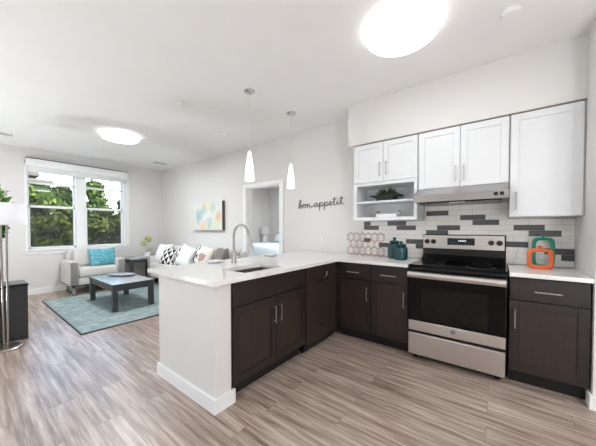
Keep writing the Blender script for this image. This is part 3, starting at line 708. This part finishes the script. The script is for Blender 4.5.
# glyph strokes in x-height units, advancing x
GL = {'b': ([(0, .1), (.35, .9), (.55, 1.7), (.42, 1.95), (.28, 1.6), (.22, .6), (.3, .05), (.6, .0), (.75, .4), (.6, .75), (.4, .6), (.7, .55), (.95, .6)], .9),
      'o': ([(0, .6), (.3, .85), (.15, .55), (.2, .1), (.5, .0), (.72, .4), (.6, .85), (.35, .8), (.6, .65), (.95, .65)], .9),
      'n': ([(0, .6), (.15, .8), (.2, .4), (.2, .0), (.25, .5), (.5, .85), (.62, .6), (.64, .15), (.8, .0), (1.05, .2)], 1.0),
      'a': ([(0, .2), (.35, .75), (.6, .8), (.4, .85), (.15, .5), (.2, .08), (.42, .05), (.62, .5), (.68, .85), (.66, .3), (.78, .0), (1.0, .2)], .95),
      'p': ([(0, .2), (.2, .8), (.24, .3), (.18, -.9), (.22, .1), (.4, .8), (.68, .8), (.74, .4), (.55, .0), (.32, .15), (.6, .0), (1.0, .2)], .95),
      'e': ([(0, .2), (.4, .35), (.62, .65), (.45, .88), (.2, .6), (.2, .2), (.45, .0), (.85, .25)], .8),
      't': ([(0, .2), (.25, .9), (.36, 1.7), (.32, .8), (.32, .2), (.45, .0), (.75, .2)], .7),
      'i': ([(0, .2), (.22, .85), (.2, .3), (.32, .0), (.6, .2)], .55)}
word = 'bon appetit'; x = 0; stroke = []; extra = []
for ch in word:
    if ch == ' ': stroke.append((x + .15, .05)); x += .55; continue
    pts, adv = GL[ch]
    stroke += [(x + p[0], p[1]) for p in pts[(1 if stroke else 0):]]
    if ch == 't': extra.append([(x - .02, 1.25), (x + .7, 1.35)])
    if ch == 'i': extra.append([(x + .24, 1.2), (x + .27, 1.27)])
    x += adv
sc = 0.80 / x
def lw(p): return (-2.555 + p[0] * sc, YB - 0.008, 1.585 + p[1] * 0.066 + p[0] * sc * 0.035)
bm = bmesh.new(); tube(bm, [lw(p) for p in spl(stroke)], 0.0046, 6)
for e in extra: tube(bm, [lw(p) for p in e], 0.0044, 6)
tag(obj('wall_lettering', bm, 'ink', smooth=True), 'black cursive wire lettering reading bon appetit on the back wall', 'wall lettering')

# ---------------------------------------------------------------- ceiling fittings
def ceiling_light(x, y, lab, watts):
    t = thing('ceiling_light', (x, y, ZC), lab, 'ceiling light', 'round flush ceiling lights')
    bm = bmesh.new(); lathe(bm, [(0, ZC - 0.0005), (0.245, ZC - 0.0005), (0.245, ZC - 0.018), (0, ZC - 0.018)], x, y, 48); obj('base', bm, 'trim', t, 'auto')
    bm = bmesh.new(); lathe(bm, [(0.25, ZC - 0.015), (0.262, ZC - 0.03), (0.262, ZC - 0.055), (0.245, ZC - 0.072), (0.18, ZC - 0.082), (0, ZC - 0.086)], x, y, 48); obj('diffuser', bm, 'diffuser', t, True)
    ld = bpy.data.lights.new('lamp_light', 'AREA'); ld.shape = 'DISK'; ld.size = 0.46; ld.energy = watts; ld.color = (0.92, 0.97, 1.0)
    lo_ = bpy.data.objects.new('lamp_light', ld); C.objects.link(lo_); lo_.parent = t; lo_.location = (0, 0, -0.09)
ceiling_light(-0.60, 2.06, 'large round flush ceiling light over the kitchen in front of the range', LAMP_W * 0.3)
ceiling_light(1.7, 0.90, 'added round ceiling fill light, unseen to the right of the camera', LAMP_W * 1.6)  # unseen fill light added for the range front and kitchen floor
ceiling_light(-4.90, 1.65, 'round flush ceiling light over the living room rug', LAMP_W * 2.0)
ceiling_light(-4.60, -1.60, 'added round ceiling fill light, unseen at the far left of the living room', LAMP_W)  # unseen fill light added for the living room floor
t = thing('fill_globe', (1.25, 0.35, 0), 'added white fill globe on a pole, unseen to the right of the camera', 'floor lamp')  # added fill lamp, out of view, to brighten the backsplash
bm = bmesh.new(); lathe(bm, [(0, 0), (0.14, 0), (0.14, 0.02), (0, 0.03)], 1.25, 0.35, 32); obj('base', bm, 'nickel', t, 'auto')
bm = bmesh.new(); tube(bm, [(1.25, 0.35, 0.02), (1.25, 0.35, 1.10)], 0.012, 10); obj('pole', bm, 'nickel', t, 'auto')
bm = bmesh.new(); lathe(bm, [(0, 1.09), (0.05, 1.09), (0.05, 1.13), (0, 1.13)], 1.25, 0.35, 24); obj('socket', bm, 'nickel', t, 'auto')
bm = bmesh.new(); bmesh.ops.create_uvsphere(bm, u_segments=32, v_segments=16, radius=0.18, matrix=Matrix.Translation((1.25, 0.35, 1.305))); obj('globe_shade', bm, EM('fill_globe_glow', (0.97, 0.985, 1.0, 1), GLOBE_W / (4 * pi * pi * 0.18 ** 2)), t, True)
def uplight(x, y, lab, k):  # added upward fill lights, out of view, to brighten the ceiling
    t = thing('fill_uplight', (x, y, 0), lab, 'floor lamp', 'added fill lights on the floor')
    bm = bmesh.new(); lathe(bm, [(0, 0), (0.16, 0), (0.17, 0.01), (0.17, 0.22), (0.16, 0.22), (0.155, 0.19), (0, 0.19)], x, y, 36); obj('can', bm, 'white', t, 'auto')
    ld = bpy.data.lights.new('fill_uplight_light', 'AREA'); ld.shape = 'DISK'; ld.size = 0.30; ld.energy = UP_W * k; ld.color = UP_COL
    lo_ = bpy.data.objects.new('fill_uplight_light', ld); C.objects.link(lo_); lo_.parent = t; lo_.location = (0, 0, 0.215); lo_.rotation_euler = (pi, 0, 0)
uplight(1.5, -1.6, 'added white fill light can on the floor behind the camera on the kitchen side', 1.0)
uplight(-3.4, -2.3, 'added white fill light can on the floor behind the camera in the middle of the room', 1.0)
uplight(-5.2, -1.3, 'added white fill light can on the living room floor out to the left', 1.0)
ceiling_light(-4.20, 5.30, 'added round ceiling fill light, unseen in the bedroom', LAMP_W * 4.4)  # added out of view to brighten the room behind the doorway
def pendant(x, y, lab):
    t = thing('pendant_light', (x, y, ZC), lab, 'pendant light', 'white glass pendant lights')
    bm = bmesh.new(); lathe(bm, [(0, ZC - 0.0005), (0.058, ZC - 0.0005), (0.058, ZC - 0.012), (0.045, ZC - 0.022), (0.012, ZC - 0.03), (0, ZC - 0.03)], x, y, 28); obj('canopy', bm, 'chrome', t, 'auto')
    bm = bmesh.new(); tube(bm, [(x, y, ZC - 0.028), (x, y, 2.155)], 0.0018, 6); obj('cord', bm, 'clearcord', t)
    bm = bmesh.new(); lathe(bm, [(0, 2.165), (0.012, 2.165), (0.016, 2.13), (0.016, 2.115), (0, 2.115)], x, y, 16); obj('socket', bm, 'chrome', t, 'auto')
    bm = bmesh.new(); lathe(bm, [(0.016, 2.118), (0.024, 2.08), (0.036, 2.0), (0.045, 1.92), (0.050, 1.85), (0.051, 1.805), (0.047, 1.800), (0.046, 1.85), (0.03, 2.0), (0.014, 2.10)], x, y, 28); obj('shade', bm, 'pendant', t, True)
    ld = bpy.data.lights.new('bulb_light', 'POINT'); ld.energy = 0.8; ld.shadow_soft_size = 0.03; ld.color = (1, 0.95, 0.88)
    lo_ = bpy.data.objects.new('bulb_light', ld); C.objects.link(lo_); lo_.parent = t; lo_.location = (0, 0, 1.77 - ZC)
pendant(-2.207, 1.997, 'slim white glass pendant light nearer the window, left of the two')
pendant(-2.193, 2.707, 'slim white glass pendant light nearer the range, right of the two')
def ceil_disc(name, x, y, r, lab, cat, h=0.03):
    bm = bmesh.new(); lathe(bm, [(0, ZC - 0.0005), (r, ZC - 0.0005), (r, ZC - h * .6), (r * .85, ZC - h), (0, ZC - h)], x, y, 32)
    tag(obj(name, bm, 'trim', smooth='auto'), lab, cat)
ceil_disc('smoke_detector', 0.049, 2.383, 0.055, 'small round white smoke detector on the ceiling right of the kitchen light', 'smoke detector', 0.03)
ceil_disc('sprinkler_head', -3.105, 1.689, 0.04, 'small white sprinkler cap on the ceiling left of the pendant lights', 'sprinkler', 0.018)
ceil_disc('sprinkler_head', -5.945, 1.638, 0.04, 'small white sprinkler cap on the ceiling just behind the living room light', 'sprinkler', 0.012)
ceil_disc('smoke_detector', -3.514, 2.659, 0.06, 'round white smoke detector on the ceiling in front of the doorway', 'smoke detector', 0.03)
def vent(x, y, lab):
    t = thing('ceiling_vent', (x, y, ZC), lab, 'air vent', 'ceiling air vents')
    obj('frame', B((x - 0.09, x + 0.09, y - 0.16, y + 0.16, ZC - 0.008, ZC - 0.0003), b=0.002, seg=1), 'trim', t)
    bm = bmesh.new()
    for i in range(6): box(bm, x - 0.07 + i * 0.025, x - 0.058 + i * 0.025, y - 0.14, y + 0.14, ZC - 0.011, ZC - 0.008)
    obj('slats', bm, 'vent', t)
vent(-6.25, 2.91, 'slotted white air vent on the ceiling near the far corner of the living room')
vent(-6.30, 0.45, 'slotted air vent on the ceiling above the floor lamp')

# ---------------------------------------------------------------- living room
bm = B((-6.24, -3.935, 0.90, 2.95, 0.0, 0.012), b=0.003, seg=1)
t = tag(obj('area_rug', bm, 'rug'), 'pale teal grey area rug under the coffee table', 'rug')
label(obj('edge_binding', B((-6.25, -3.925, 0.888, 0.902, 0.0, 0.0135), (-3.937, -3.925, 0.902, 2.95, 0.0, 0.0135), (-6.25, -6.238, 0.902, 2.95, 0.0, 0.0135)), 'rug_edge', t), 'dark green edge binding')
# coffee table
RZ = 0.0125
t = thing('coffee_table', (-5.12, 1.73, RZ), 'dark charcoal coffee table with a pale washed top on the rug', 'coffee table')
x0, x1, y0, y1 = -5.665, -4.545, 1.405, 2.00
obj('tabletop', B((x0, x1, y0, y1, 0.395, 0.425), b=0.004), 'tabletop', t)
obj('apron', B((x0 + .015, x1 - .015, y0 + .012, y0 + .034, 0.315, 0.395), (x0 + .015, x1 - .015, y1 - .034, y1 - .012, 0.315, 0.395), (x0 + .012, x0 + .034, y0 + .034, y1 - .034, 0.315, 0.395), (x1 - .034, x1 - .012, y0 + .034, y1 - .034, 0.315, 0.395)), 'charwood', t)
for x in (x0 + .004, x1 - .072):
    for y in (y0 + .004, y1 - .072): obj('leg', B((x, x + .068, y, y + .068, RZ, 0.395), b=0.003, seg=1), 'charwood', t)
label(obj('rim', B((x0 - .003, x1 + .003, y0 - .003, y0, 0.39, 0.424), (x0 - .003, x1 + .003, y1, y1 + .003, 0.39, 0.424), (x0 - .003, x0, y0, y1, 0.39, 0.424), (x1, x1 + .003, y0, y1, 0.39, 0.424)), 'charwood', t), 'dark rim around the top')
bm = bmesh.new(); lathe(bm, [(0, 0.4255), (0.15, 0.4255), (0.24, 0.437), (0.27, 0.452), (0.262, 0.453), (0.23, 0.442), (0.14, 0.432), (0, 0.431)], -5.36, 1.80, 40, 0.95, 0.55)
bmesh.ops.rotate(bm, verts=bm.verts[:], cent=(-5.36, 1.80, 0), matrix=Matrix.Rotation(R(25), 3, 'Z'))
tag(obj('decorative_tray', bm, 'tray', smooth='auto'), 'oval grey patterned dish on the coffee table', 'dish')
# seating
def seat_unit(name, lab, cat, L, D, loc, rz, ncush):
    """local: back along +Y, seat faces -Y, X from 0 to L"""
    t = thing(name, loc, lab, cat, None, rz)
    aw = 0.135; z0 = 0.17
    obj('base', B((aw, L - aw, 0.03, D - 0.02, z0, 0.31), b=0.012), 'sofa', t, 'auto', local=True)
    label(obj('underside_shade', B((0.01, L - .01, 0.05, D - 0.02, z0 - .012, z0)), 'black', t, local=True), 'black sheet standing in for the shade below')  # black sheet stands in for the shade under the seat
    for x in (0, L - aw):
        a_ = obj('arm', B((x, x + aw, 0.03, D, z0, 0.625), b=0.025, seg=4), 'sofa', t, 'auto', local=True)
        bm = bmesh.new()
        for i in range(5): box(bm, x + 0.012 + i * 0.0225, x + 0.032 + i * 0.0225, 0.018, 0.034, z0 + 0.008, 0.612, b=0.006, seg=2)
        label(obj('arm_front', bm, 'sofa_dark', a_, 'auto', local=True), 'grey ribbed arm front')
    obj('back', B((aw * .55, L - aw * .55, D - 0.16, D, 0.31, 0.82), b=0.035, seg=4), 'sofa', t, 'auto', local=True)
    w = (L - 2 * aw) / ncush
    for i in range(ncush):
        obj('seat_cushion', B((aw + i * w + .003, aw + (i + 1) * w - .003, 0.0, D - 0.17, 0.312, 0.495), b=0.045, seg=4), 'sofa', t, 'auto', local=True)
        bm = B((aw + i * w + .004, aw + (i + 1) * w - .004, 0, 0.19, 0, 0.385), b=0.07, seg=5)
        bmesh.ops.rotate(bm, verts=bm.verts[:], cent=(0, 0, 0), matrix=Matrix.Rotation(R(-9), 3, 'X')); bmesh.ops.translate(bm, verts=bm.verts[:], vec=(0, D - 0.40, 0.497))
        obj('back_cushion', bm, 'sofa', t, 'auto', local=True)
    for x in (0.03, L - 0.03 - 0.05):
        bm = bmesh.new()
        box(bm, x, x + .05, 0.03, 0.048, 0.012, z0 - .012, b=0.002, seg=1); box(bm, x, x + .05, D * .62, D * .62 + .018, 0.012, z0 - .012, b=0.002, seg=1); box(bm, x, x + .05, 0.03, D * .62 + .018, 0.0, 0.012, b=0.002, seg=1)
        label(obj('sled_leg', bm, 'chrome', t, 'auto', local=True), 'chrome sled leg')
    return t
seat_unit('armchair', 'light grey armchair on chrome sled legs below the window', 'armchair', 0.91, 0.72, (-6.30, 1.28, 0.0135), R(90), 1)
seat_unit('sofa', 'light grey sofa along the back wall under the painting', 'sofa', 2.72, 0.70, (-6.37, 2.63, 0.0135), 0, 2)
def pillow(loc, w, h, th, rot, mat, lab, group=None, name='throw_pillow'):
    o = obj(name, pillow_bm(w, h, th), mat, None, True, local=True)
    o.location = loc; o.rotation_euler = rot; return tag(o, lab, 'pillow', group)
# rotation: pillow face is local Z; R(75) about X leans it back against a +Y back
pillow((-6.55, 1.86, 0.675), 0.50, 0.37, 0.17, (R(72), R(0), R(97)), 'tealfab', 'shimmering teal pillow on the armchair')
pillow((-5.98, 2.84, 0.70), 0.46, 0.46, 0.20, (R(70), 0, R(8)), 'white_fabric', 'plain white pillow at the left end of the sofa', 'sofa pillows')
pillow((-5.60, 2.76, 0.665), 0.38, 0.38, 0.14, (R(66), R(8), R(12)), 'tri', 'black and white triangle pillow leaning on the leftmost white sofa pillow', 'sofa pillows')
pillow((-5.22, 2.84, 0.685), 0.40, 0.40, 0.15, (R(70), R(-8), R(6)), 'tri', 'second black and white triangle pillow, in the middle of the sofa', 'sofa pillows')
pillow((-4.87, 2.74, 0.715), 0.44, 0.44, 0.17, (R(70), R(14), R(4)), 'white_fabric', 'plain white pillow in the middle of the sofa', 'sofa pillows')
pillow((-4.56, 2.87, 0.72), 0.42, 0.42, 0.15, (R(72), R(10), R(4)), 'tri', 'black and white triangle pillow half hidden between the white and the cream pillow', 'sofa pillows')
pillow((-4.24, 2.74, 0.73), 0.42, 0.44, 0.15, (R(72), R(8), R(0)), 'motif', 'cream pillow with a brown motif on the sofa', 'sofa pillows')
pillow((-3.90, 2.84, 0.72), 0.36, 0.42, 0.16, (R(75), 0, R(-6)), 'grey_fabric', 'grey pillow at the right end of the sofa', 'sofa pillows')
# end table
t = thing('end_table', (-6.72, 2.63, 0), 'charcoal end table in the corner between armchair and sofa', 'end table')
x0, x1, y0, y1 = -7.0, -6.44, 2.34, 2.92
obj('tabletop', B((x0, x1, y0, y1, 0.565, 0.595), b=0.003), 'tabletop', t)
obj('apron', B((x0 + .01, x1 - .01, y0 + .01, y0 + .03, 0.50, 0.565), (x0 + .01, x1 - .01, y1 - .03, y1 - .01, 0.50, 0.565), (x0 + .01, x0 + .03, y0 + .03, y1 - .03, .50, .565), (x1 - .03, x1 - .01, y0 + .03, y1 - .03, .50, .565)), 'charwood', t)
for x in (x0, x1 - .055):
    for y in (y0, y1 - .055): obj('leg', B((x, x + .055, y, y + .055, 0, 0.565)), 'charwood', t)
t = thing('flower_pot', (-6.72, 2.80, 0.595), 'white pot with two round yellow green blooms on the end table', 'flower pot')
bm = bmesh.new(); lathe(bm, [(0, 0.595), (0.07, 0.595), (0.085, 0.61), (0.085, 0.68), (0.078, 0.682), (0.072, 0.66), (0, 0.655)], -6.72, 2.80, 28); obj('pot', bm, 'ceramic', t, 'auto')
for (bx_, by_, bz, r_) in ((-6.72, 2.83, 1.01, 0.075), (-6.72, 2.72, 0.90, 0.062)):
    bm = bmesh.new(); tube(bm, [(-6.72, 2.80, 0.65), (-6.72, 2.80 + (by_ - 2.80) * .3, 0.8), (bx_, by_, bz)], 0.004, 6); obj('stem', bm, 'stem', t)
    bm = bmesh.new()
    for i in range(70):
        u = random.uniform(-1, 1); a_ = random.uniform(0, 2 * pi); d_ = Vector((cos(a_) * math.sqrt(1 - u * u), sin(a_) * math.sqrt(1 - u * u), u))
        c_ = Vector((bx_, by_, bz)); n_ = d_.orthogonal().normalized(); m_ = d_.cross(n_)
        q = [c_ + d_ * r_ * .45, c_ + d_ * r_ * .85 + n_ * r_ * .28, c_ + d_ * r_ * 1.05, c_ + d_ * r_ * .85 - n_ * r_ * .28]
        bm.faces.new([bm.verts.new(v) for v in q])
    bmesh.ops.create_icosphere(bm, subdivisions=2, radius=r_ * .7, matrix=Matrix.Translation((bx_, by_, bz)))
    obj('bloom', bm, 'bloom', t)
# painting
t = thing('painting', (-5.0, 3.28, 1.23), 'abstract pastel canvas painting on the back wall above the sofa', 'painting')
obj('canvas', B((-5.565, -4.445, 3.278, 3.282, 1.23, 1.835)), 'painting', t)
label(obj('edge', B((-5.563, -4.447, 3.282, 3.349, 1.232, 1.833)), 'canvas_side', t), 'dark canvas edge')
# floor lamp
lx, ly = -4.10, 0.305
t = thing('floor_lamp', (lx, ly, 0), 'floor lamp with white drum shade and twin steel poles', 'floor lamp')
bm = bmesh.new(); lathe(bm, [(0, 0), (0.125, 0), (0.125, 0.018), (0.115, 0.025), (0, 0.028)], lx, ly, 40); obj('base', bm, 'nickel', t, 'auto')
for d_ in (-0.020, 0.020):
    bm = bmesh.new(); tube(bm, [(lx + d_ * .5, ly + d_ * .6, 0.02), (lx + d_ * .8, ly + d_, 1.30)], 0.0085, 8); obj('pole', bm, 'nickel', t, 'auto')
bm = bmesh.new(); lathe(bm, [(0.17, 1.305), (0.165, 1.53), (0.162, 1.53), (0.167, 1.305)], lx, ly, 48); obj('shade', bm, 'lampshade', t, 'auto')
bm = bmesh.new(); lathe(bm, [(0, 1.30), (0.03, 1.30), (0.03, 1.36), (0, 1.36)], lx, ly, 16); obj('socket', bm, 'nickel', t, 'auto')
ld = bpy.data.lights.new('bulb_light', 'POINT'); ld.energy = 1.1; ld.shadow_soft_size = 0.04; ld.color = (1, 0.98, 0.96)
lo_ = bpy.data.objects.new('bulb_light', ld); C.objects.link(lo_); lo_.parent = t; lo_.location = (0, 0, 1.42)
# trash bin
t = thing('trash_bin', (-4.45, 0.38, 0), 'slim charcoal trash bin beside the floor lamp', 'trash bin')
bm = bmesh.new(); prism(bm, [(-4.60, 0), (-4.31, 0), (-4.29, 0.61), (-4.62, 0.61)], 1, 0.275, 0.495); obj('bin_body', bm, 'bin', t)
obj('lid', B((-4.625, -4.285, 0.268, 0.502, 0.615, 0.64), b=0.006), 'black', t)
# wooden cabinet and plant
t = thing('wooden_stand', (-4.95, 0.0, 0), 'brown wooden stand at the left picture edge behind the floor lamp', 'stand')
obj('stand_body', B((-5.2, -4.68, -0.30, 0.325, 0.06, 0.74)), 'brownwood', t); obj('stand_top', B((-5.22, -4.66, -0.32, 0.335, 0.74, 0.77), b=0.004), 'brownwood', t)
obj('door', B((-4.68, -4.664, -0.28, 0.305, 0.09, 0.72), b=0.003), 'brownwood', t)
for x in (-5.2, -4.73):
    for y in (-0.3, 0.275): obj('leg', B((x, x + .05, y, y + .05, 0, 0.06)), 'brownwood', t)
t = thing('potted_plant', (-4.95, 0.20, 0.77), 'leafy green houseplant behind the lamp shade', 'potted plant')
bm = bmesh.new(); lathe(bm, [(0, 0.77), (0.09, 0.77), (0.12, 0.95), (0.11, 0.95), (0.1, 0.93), (0, 0.93)], -4.95, 0.20, 28); obj('pot', bm, 'ceramic', t, 'auto')
bm = bmesh.new(); bs = bmesh.new(); rnd = random.Random(5)
for i in range(150):
    a_ = rnd.uniform(0, 2 * pi); el = rnd.uniform(0.8, 1.5); L = rnd.uniform(0.40, 1.03); sp = rnd.uniform(0.1, 0.34)
    tip = Vector((-4.95 + cos(a_) * sp, 0.20 + sin(a_) * sp * 0.72, 0.93 + L * sin(el))); root_ = Vector((-4.95, 0.20, 0.93)); mid = (tip + root_) / 2 + Vector((0, 0, 0.06))
    tube(bs, [root_, mid, tip], 0.003, 5)
    for j in range(16):
        f_ = rnd.uniform(0.4, 1.0); p = root_.lerp(tip, f_) + Vector((rnd.uniform(-.05, .05), rnd.uniform(-.05, .05), rnd.uniform(-.05, .05))); d_ = Vector((rnd.uniform(-1, 1), rnd.uniform(-1, 1), rnd.uniform(-.5, .7))).normalized(); s = d_.orthogonal().normalized(); ll = rnd.uniform(0.05, 0.10)
        q = [p, p + d_ * ll * .5 + s * ll * .28, p + d_ * ll, p + d_ * ll * .5 - s * ll * .28]; bm.faces.new([bm.verts.new(v) for v in q])
obj('foliage', bm, 'leaf', t); obj('stems', bs, 'stem', t)

# ---------------------------------------------------------------- bedroom seen through the doorway
t = thing('bed', (-5.2, 6.3, 0), 'bed with a pale blue white duvet in the bedroom beyond the doorway', 'bed')
bx0, bx1, by0, by1 = -6.25, -4.45, 5.2, 7.2
obj('bed_frame', B((bx0 + .02, bx1 - .02, by0 + .03, by1, 0.10, 0.34)), 'grey_fabric', t)
for x in (bx0 + .06, bx1 - .12):
    for y in (by0 + .08, by1 - .12): obj('leg', B((x, x + .06, y, y + .06, 0, .10)), 'charwood', t)
bm = bmesh.new(); n = 26
gv = {}
for i in range(n + 1):
    for j in range(n + 1):
        u, v = i / n, j / n; x = bx0 - .04 + (bx1 - bx0 + .08) * u; y = by0 - .04 + (by1 - by0 - .35) * v
        e = min(u, 1 - u, v) * n
        drop = 0 if e >= 2 else (0.42, 0.10)[int(e)]
        gv[i, j] = bm.verts.new((x, y, 0.80 - drop + 0.03 * mnoise.noise(Vector((x * 2.2, y * 2.2, 0)))))
for i in range(n):
    for j in range(n): bm.faces.new((gv[i, j], gv[i + 1, j], gv[i + 1, j + 1], gv[i, j + 1]))
obj('duvet', bm, 'duvet', t, True)
obj('mattress', B((bx0 + .01, bx1 - .01, by0 + .02, by1, 0.34, 0.66), b=0.03, seg=3), 'white_fabric', t, 'auto')
obj('headboard', B((bx0, bx1, by1, by1 + .08, 0.1, 1.0), b=0.02), 'grey_fabric', t, 'auto')
pillow((-6.05, 6.96, 0.97), 0.5, 0.40, 0.18, (R(65), 0, 0), 'grey_fabric', 'grey pillow standing at the left head of the bed', 'bed pillows')
pillow((-5.85, 6.68, 0.95), 0.48, 0.34, 0.16, (R(60), 0, 0), 'duvet', 'pale pillow in front of the grey pillow on the bed', 'bed pillows')
pillow((-5.25, 6.9, 0.95), 0.5, 0.40, 0.18, (R(62), 0, 0), 'duvet', 'pale pillow at the middle of the bed head', 'bed pillows')
t = thing('nightstand', (-6.8, 6.95, 0), 'white nightstand beside the bed head', 'nightstand')
obj('stand_body', B((-7.04, -6.54, 6.72, 7.2, 0.08, 0.62)), 'white', t); obj('drawer', B((-7.02, -6.56, 6.70, 6.72, 0.36, 0.6), b=0.003), 'white', t)
for x in (-7.03, -6.59):
    for y in (6.73, 7.15): obj('leg', B((x, x + .04, y, y + .04, 0, .08)), 'white', t)
t = thing('table_lamp', (-6.80, 6.9, 0.62), 'white table lamp on the bedroom nightstand', 'table lamp')
bm = bmesh.new(); lathe(bm, [(0, 0.62), (0.11, 0.62), (0.12, 0.66), (0.10, 0.85), (0.09, 1.0), (0.02, 1.03), (0.02, 1.10), (0, 1.10)], -6.80, 6.9, 28); obj('base', bm, 'ceramic', t, 'auto')
bm = bmesh.new(); lathe(bm, [(0.155, 1.05), (0.14, 1.33), (0.135, 1.33), (0.15, 1.05)], -6.80, 6.9, 32); obj('shade', bm, 'lampshade', t, 'auto')

# ---------------------------------------------------------------- outdoors
GZ = -4.0
o = struct('ground', B((-80, XW - 0.6, -40, 60, GZ - 0.3, GZ)), 'grass')
def tree(x, y, top, rad, mat, lab, shape='round', seed=0, n=1500, leaf=0.12):
    rnd = random.Random(seed)
    t = thing('tree', (x, y, GZ), lab, 'tree', 'trees outside the window')
    H = top - GZ
    bm = bmesh.new(); tube(bm, [(x, y, GZ - 0.02), (x + .1, y, GZ + H * .4), (x, y, GZ + H * .8)], [0.22, 0.16, 0.05], 8); obj('trunk', bm, 'bark', t)
    bm = bmesh.new(); blobs = []
    for i in range(34):
        f = (i + rnd.random()) / 34; zz = GZ + H * (0.16 + 0.84 * f)
        prof = (math.sqrt(max(0.03, 1 - ((f - .4) / .62) ** 2)) if shape == 'round' else 1.0 - 0.86 * f)
        a_ = rnd.uniform(0, 2 * pi); rr = rad * prof * rnd.uniform(.35, .8); br = rad * (0.30 if shape == 'round' else 0.18 + .20 * (1 - f)) * rnd.uniform(.8, 1.2)
        blobs.append((Vector((x + cos(a_) * rr, y + sin(a_) * rr, min(zz, top - br))), br))
    blobs.append((Vector((x, y, top - rad * .15)), rad * .15))
    for i in range(n):
        c_, br = rnd.choice(blobs); d_ = Vector((rnd.gauss(0, 1), rnd.gauss(0, 1), rnd.gauss(0, 1))).normalized()
        p = c_ + d_ * br * rnd.uniform(.55, 1.15); nn = (d_ + Vector((rnd.uniform(-.7, .7), rnd.uniform(-.7, .7), rnd.uniform(-.2, .9)))).normalized()
        u_ = nn.orthogonal().normalized(); u_ = Matrix.Rotation(rnd.uniform(0, 6.28), 3, nn) @ u_; w_ = nn.cross(u_); L = leaf * rnd.uniform(.6, 1.3)
        q = [p - u_ * L, p + w_ * L * .55, p + u_ * L, p - w_ * L * .55]; bm.faces.new([bm.verts.new(v) for v in q])
    for c_, br in blobs: bmesh.ops.create_icosphere(bm, subdivisions=2, radius=br * .6, matrix=Matrix.Translation(c_))
    obj('foliage', bm, mat, t)
G = lambda yy, xx: yy * (-xx) / 20.0      # spots were read off at x = -20
tree(-17, 2.35, 3.3, 2.3, 'fol_mid', 'broad olive green tree seen in the upper left window sash', seed=1, n=6800)
tree(-21, 0.2, 3.5, 2.0, 'fol_dark', 'dark tree at the left edge of the left window', seed=2, n=5950)
tree(-23.5, 4.5, 4.15, 2.0, 'fol_dark', 'dark bushy tree behind the middle of the window', seed=3, n=5950)
tree(-19.5, 5.15, 4.15, 2.1, 'fol_mid', 'tall pointed tree in the right window', 'cone', 4, n=6800)
tree(-24, 8.15, 3.6, 1.2, 'fol_dark', 'small pointed tree at the right edge of the right window', 'cone', 5, n=4250)
tree(-11.6, 2.05, 1.85, 1.1, 'fol_yel', 'yellow green tree close to the left window', seed=6, n=7650, leaf=0.10)
tree(-12.2, 4.0, 1.85, 1.1, 'fol_yel', 'yellow green tree close to the right window', seed=7, n=7650, leaf=0.10)
tree(-13.9, 0.6, 1.9, 1.0, 'fol_dark', 'low dark tree at the bottom left of the window', seed=8, n=5950)
tree(-14.3, 3.1, 1.9, 0.8, 'fol_dark', 'low dark tree behind the window mullion', seed=9, n=5100)
tree(-16, 7.2, 2.3, 1.4, 'fol_mid', 'olive green tree beyond the right edge of the window', seed=10, n=5100)
# building
t = thing('apartment_building', (-34, 0, GZ), 'tan apartment building with stacked balconies far beyond the trees', 'building')
obj('wall', B((-40, -34, -10, 4.65, GZ, 6.7), (-40, -34, 4.65, 5.6, GZ, 5.6)), 'facade', t)
for z, ye in ((5.32, 5.65), (5.95, 4.7), (6.5, 4.7)):
    obj('balcony_slab', B((-34, -32.8, -10, ye, z, z + 0.2)), 'facade2', t)
    obj('railing', B((-32.86, -32.82, -10, ye - .05, z + 0.2, z + 0.38)), 'facade', t)
for z in (5.56, 6.18):
    for j in range(4):
        obj('window', B((-34.0, -33.95, 3.6 - j * 2.2, 4.4 - j * 2.2, z, z + .3)), 'darkglass', t)
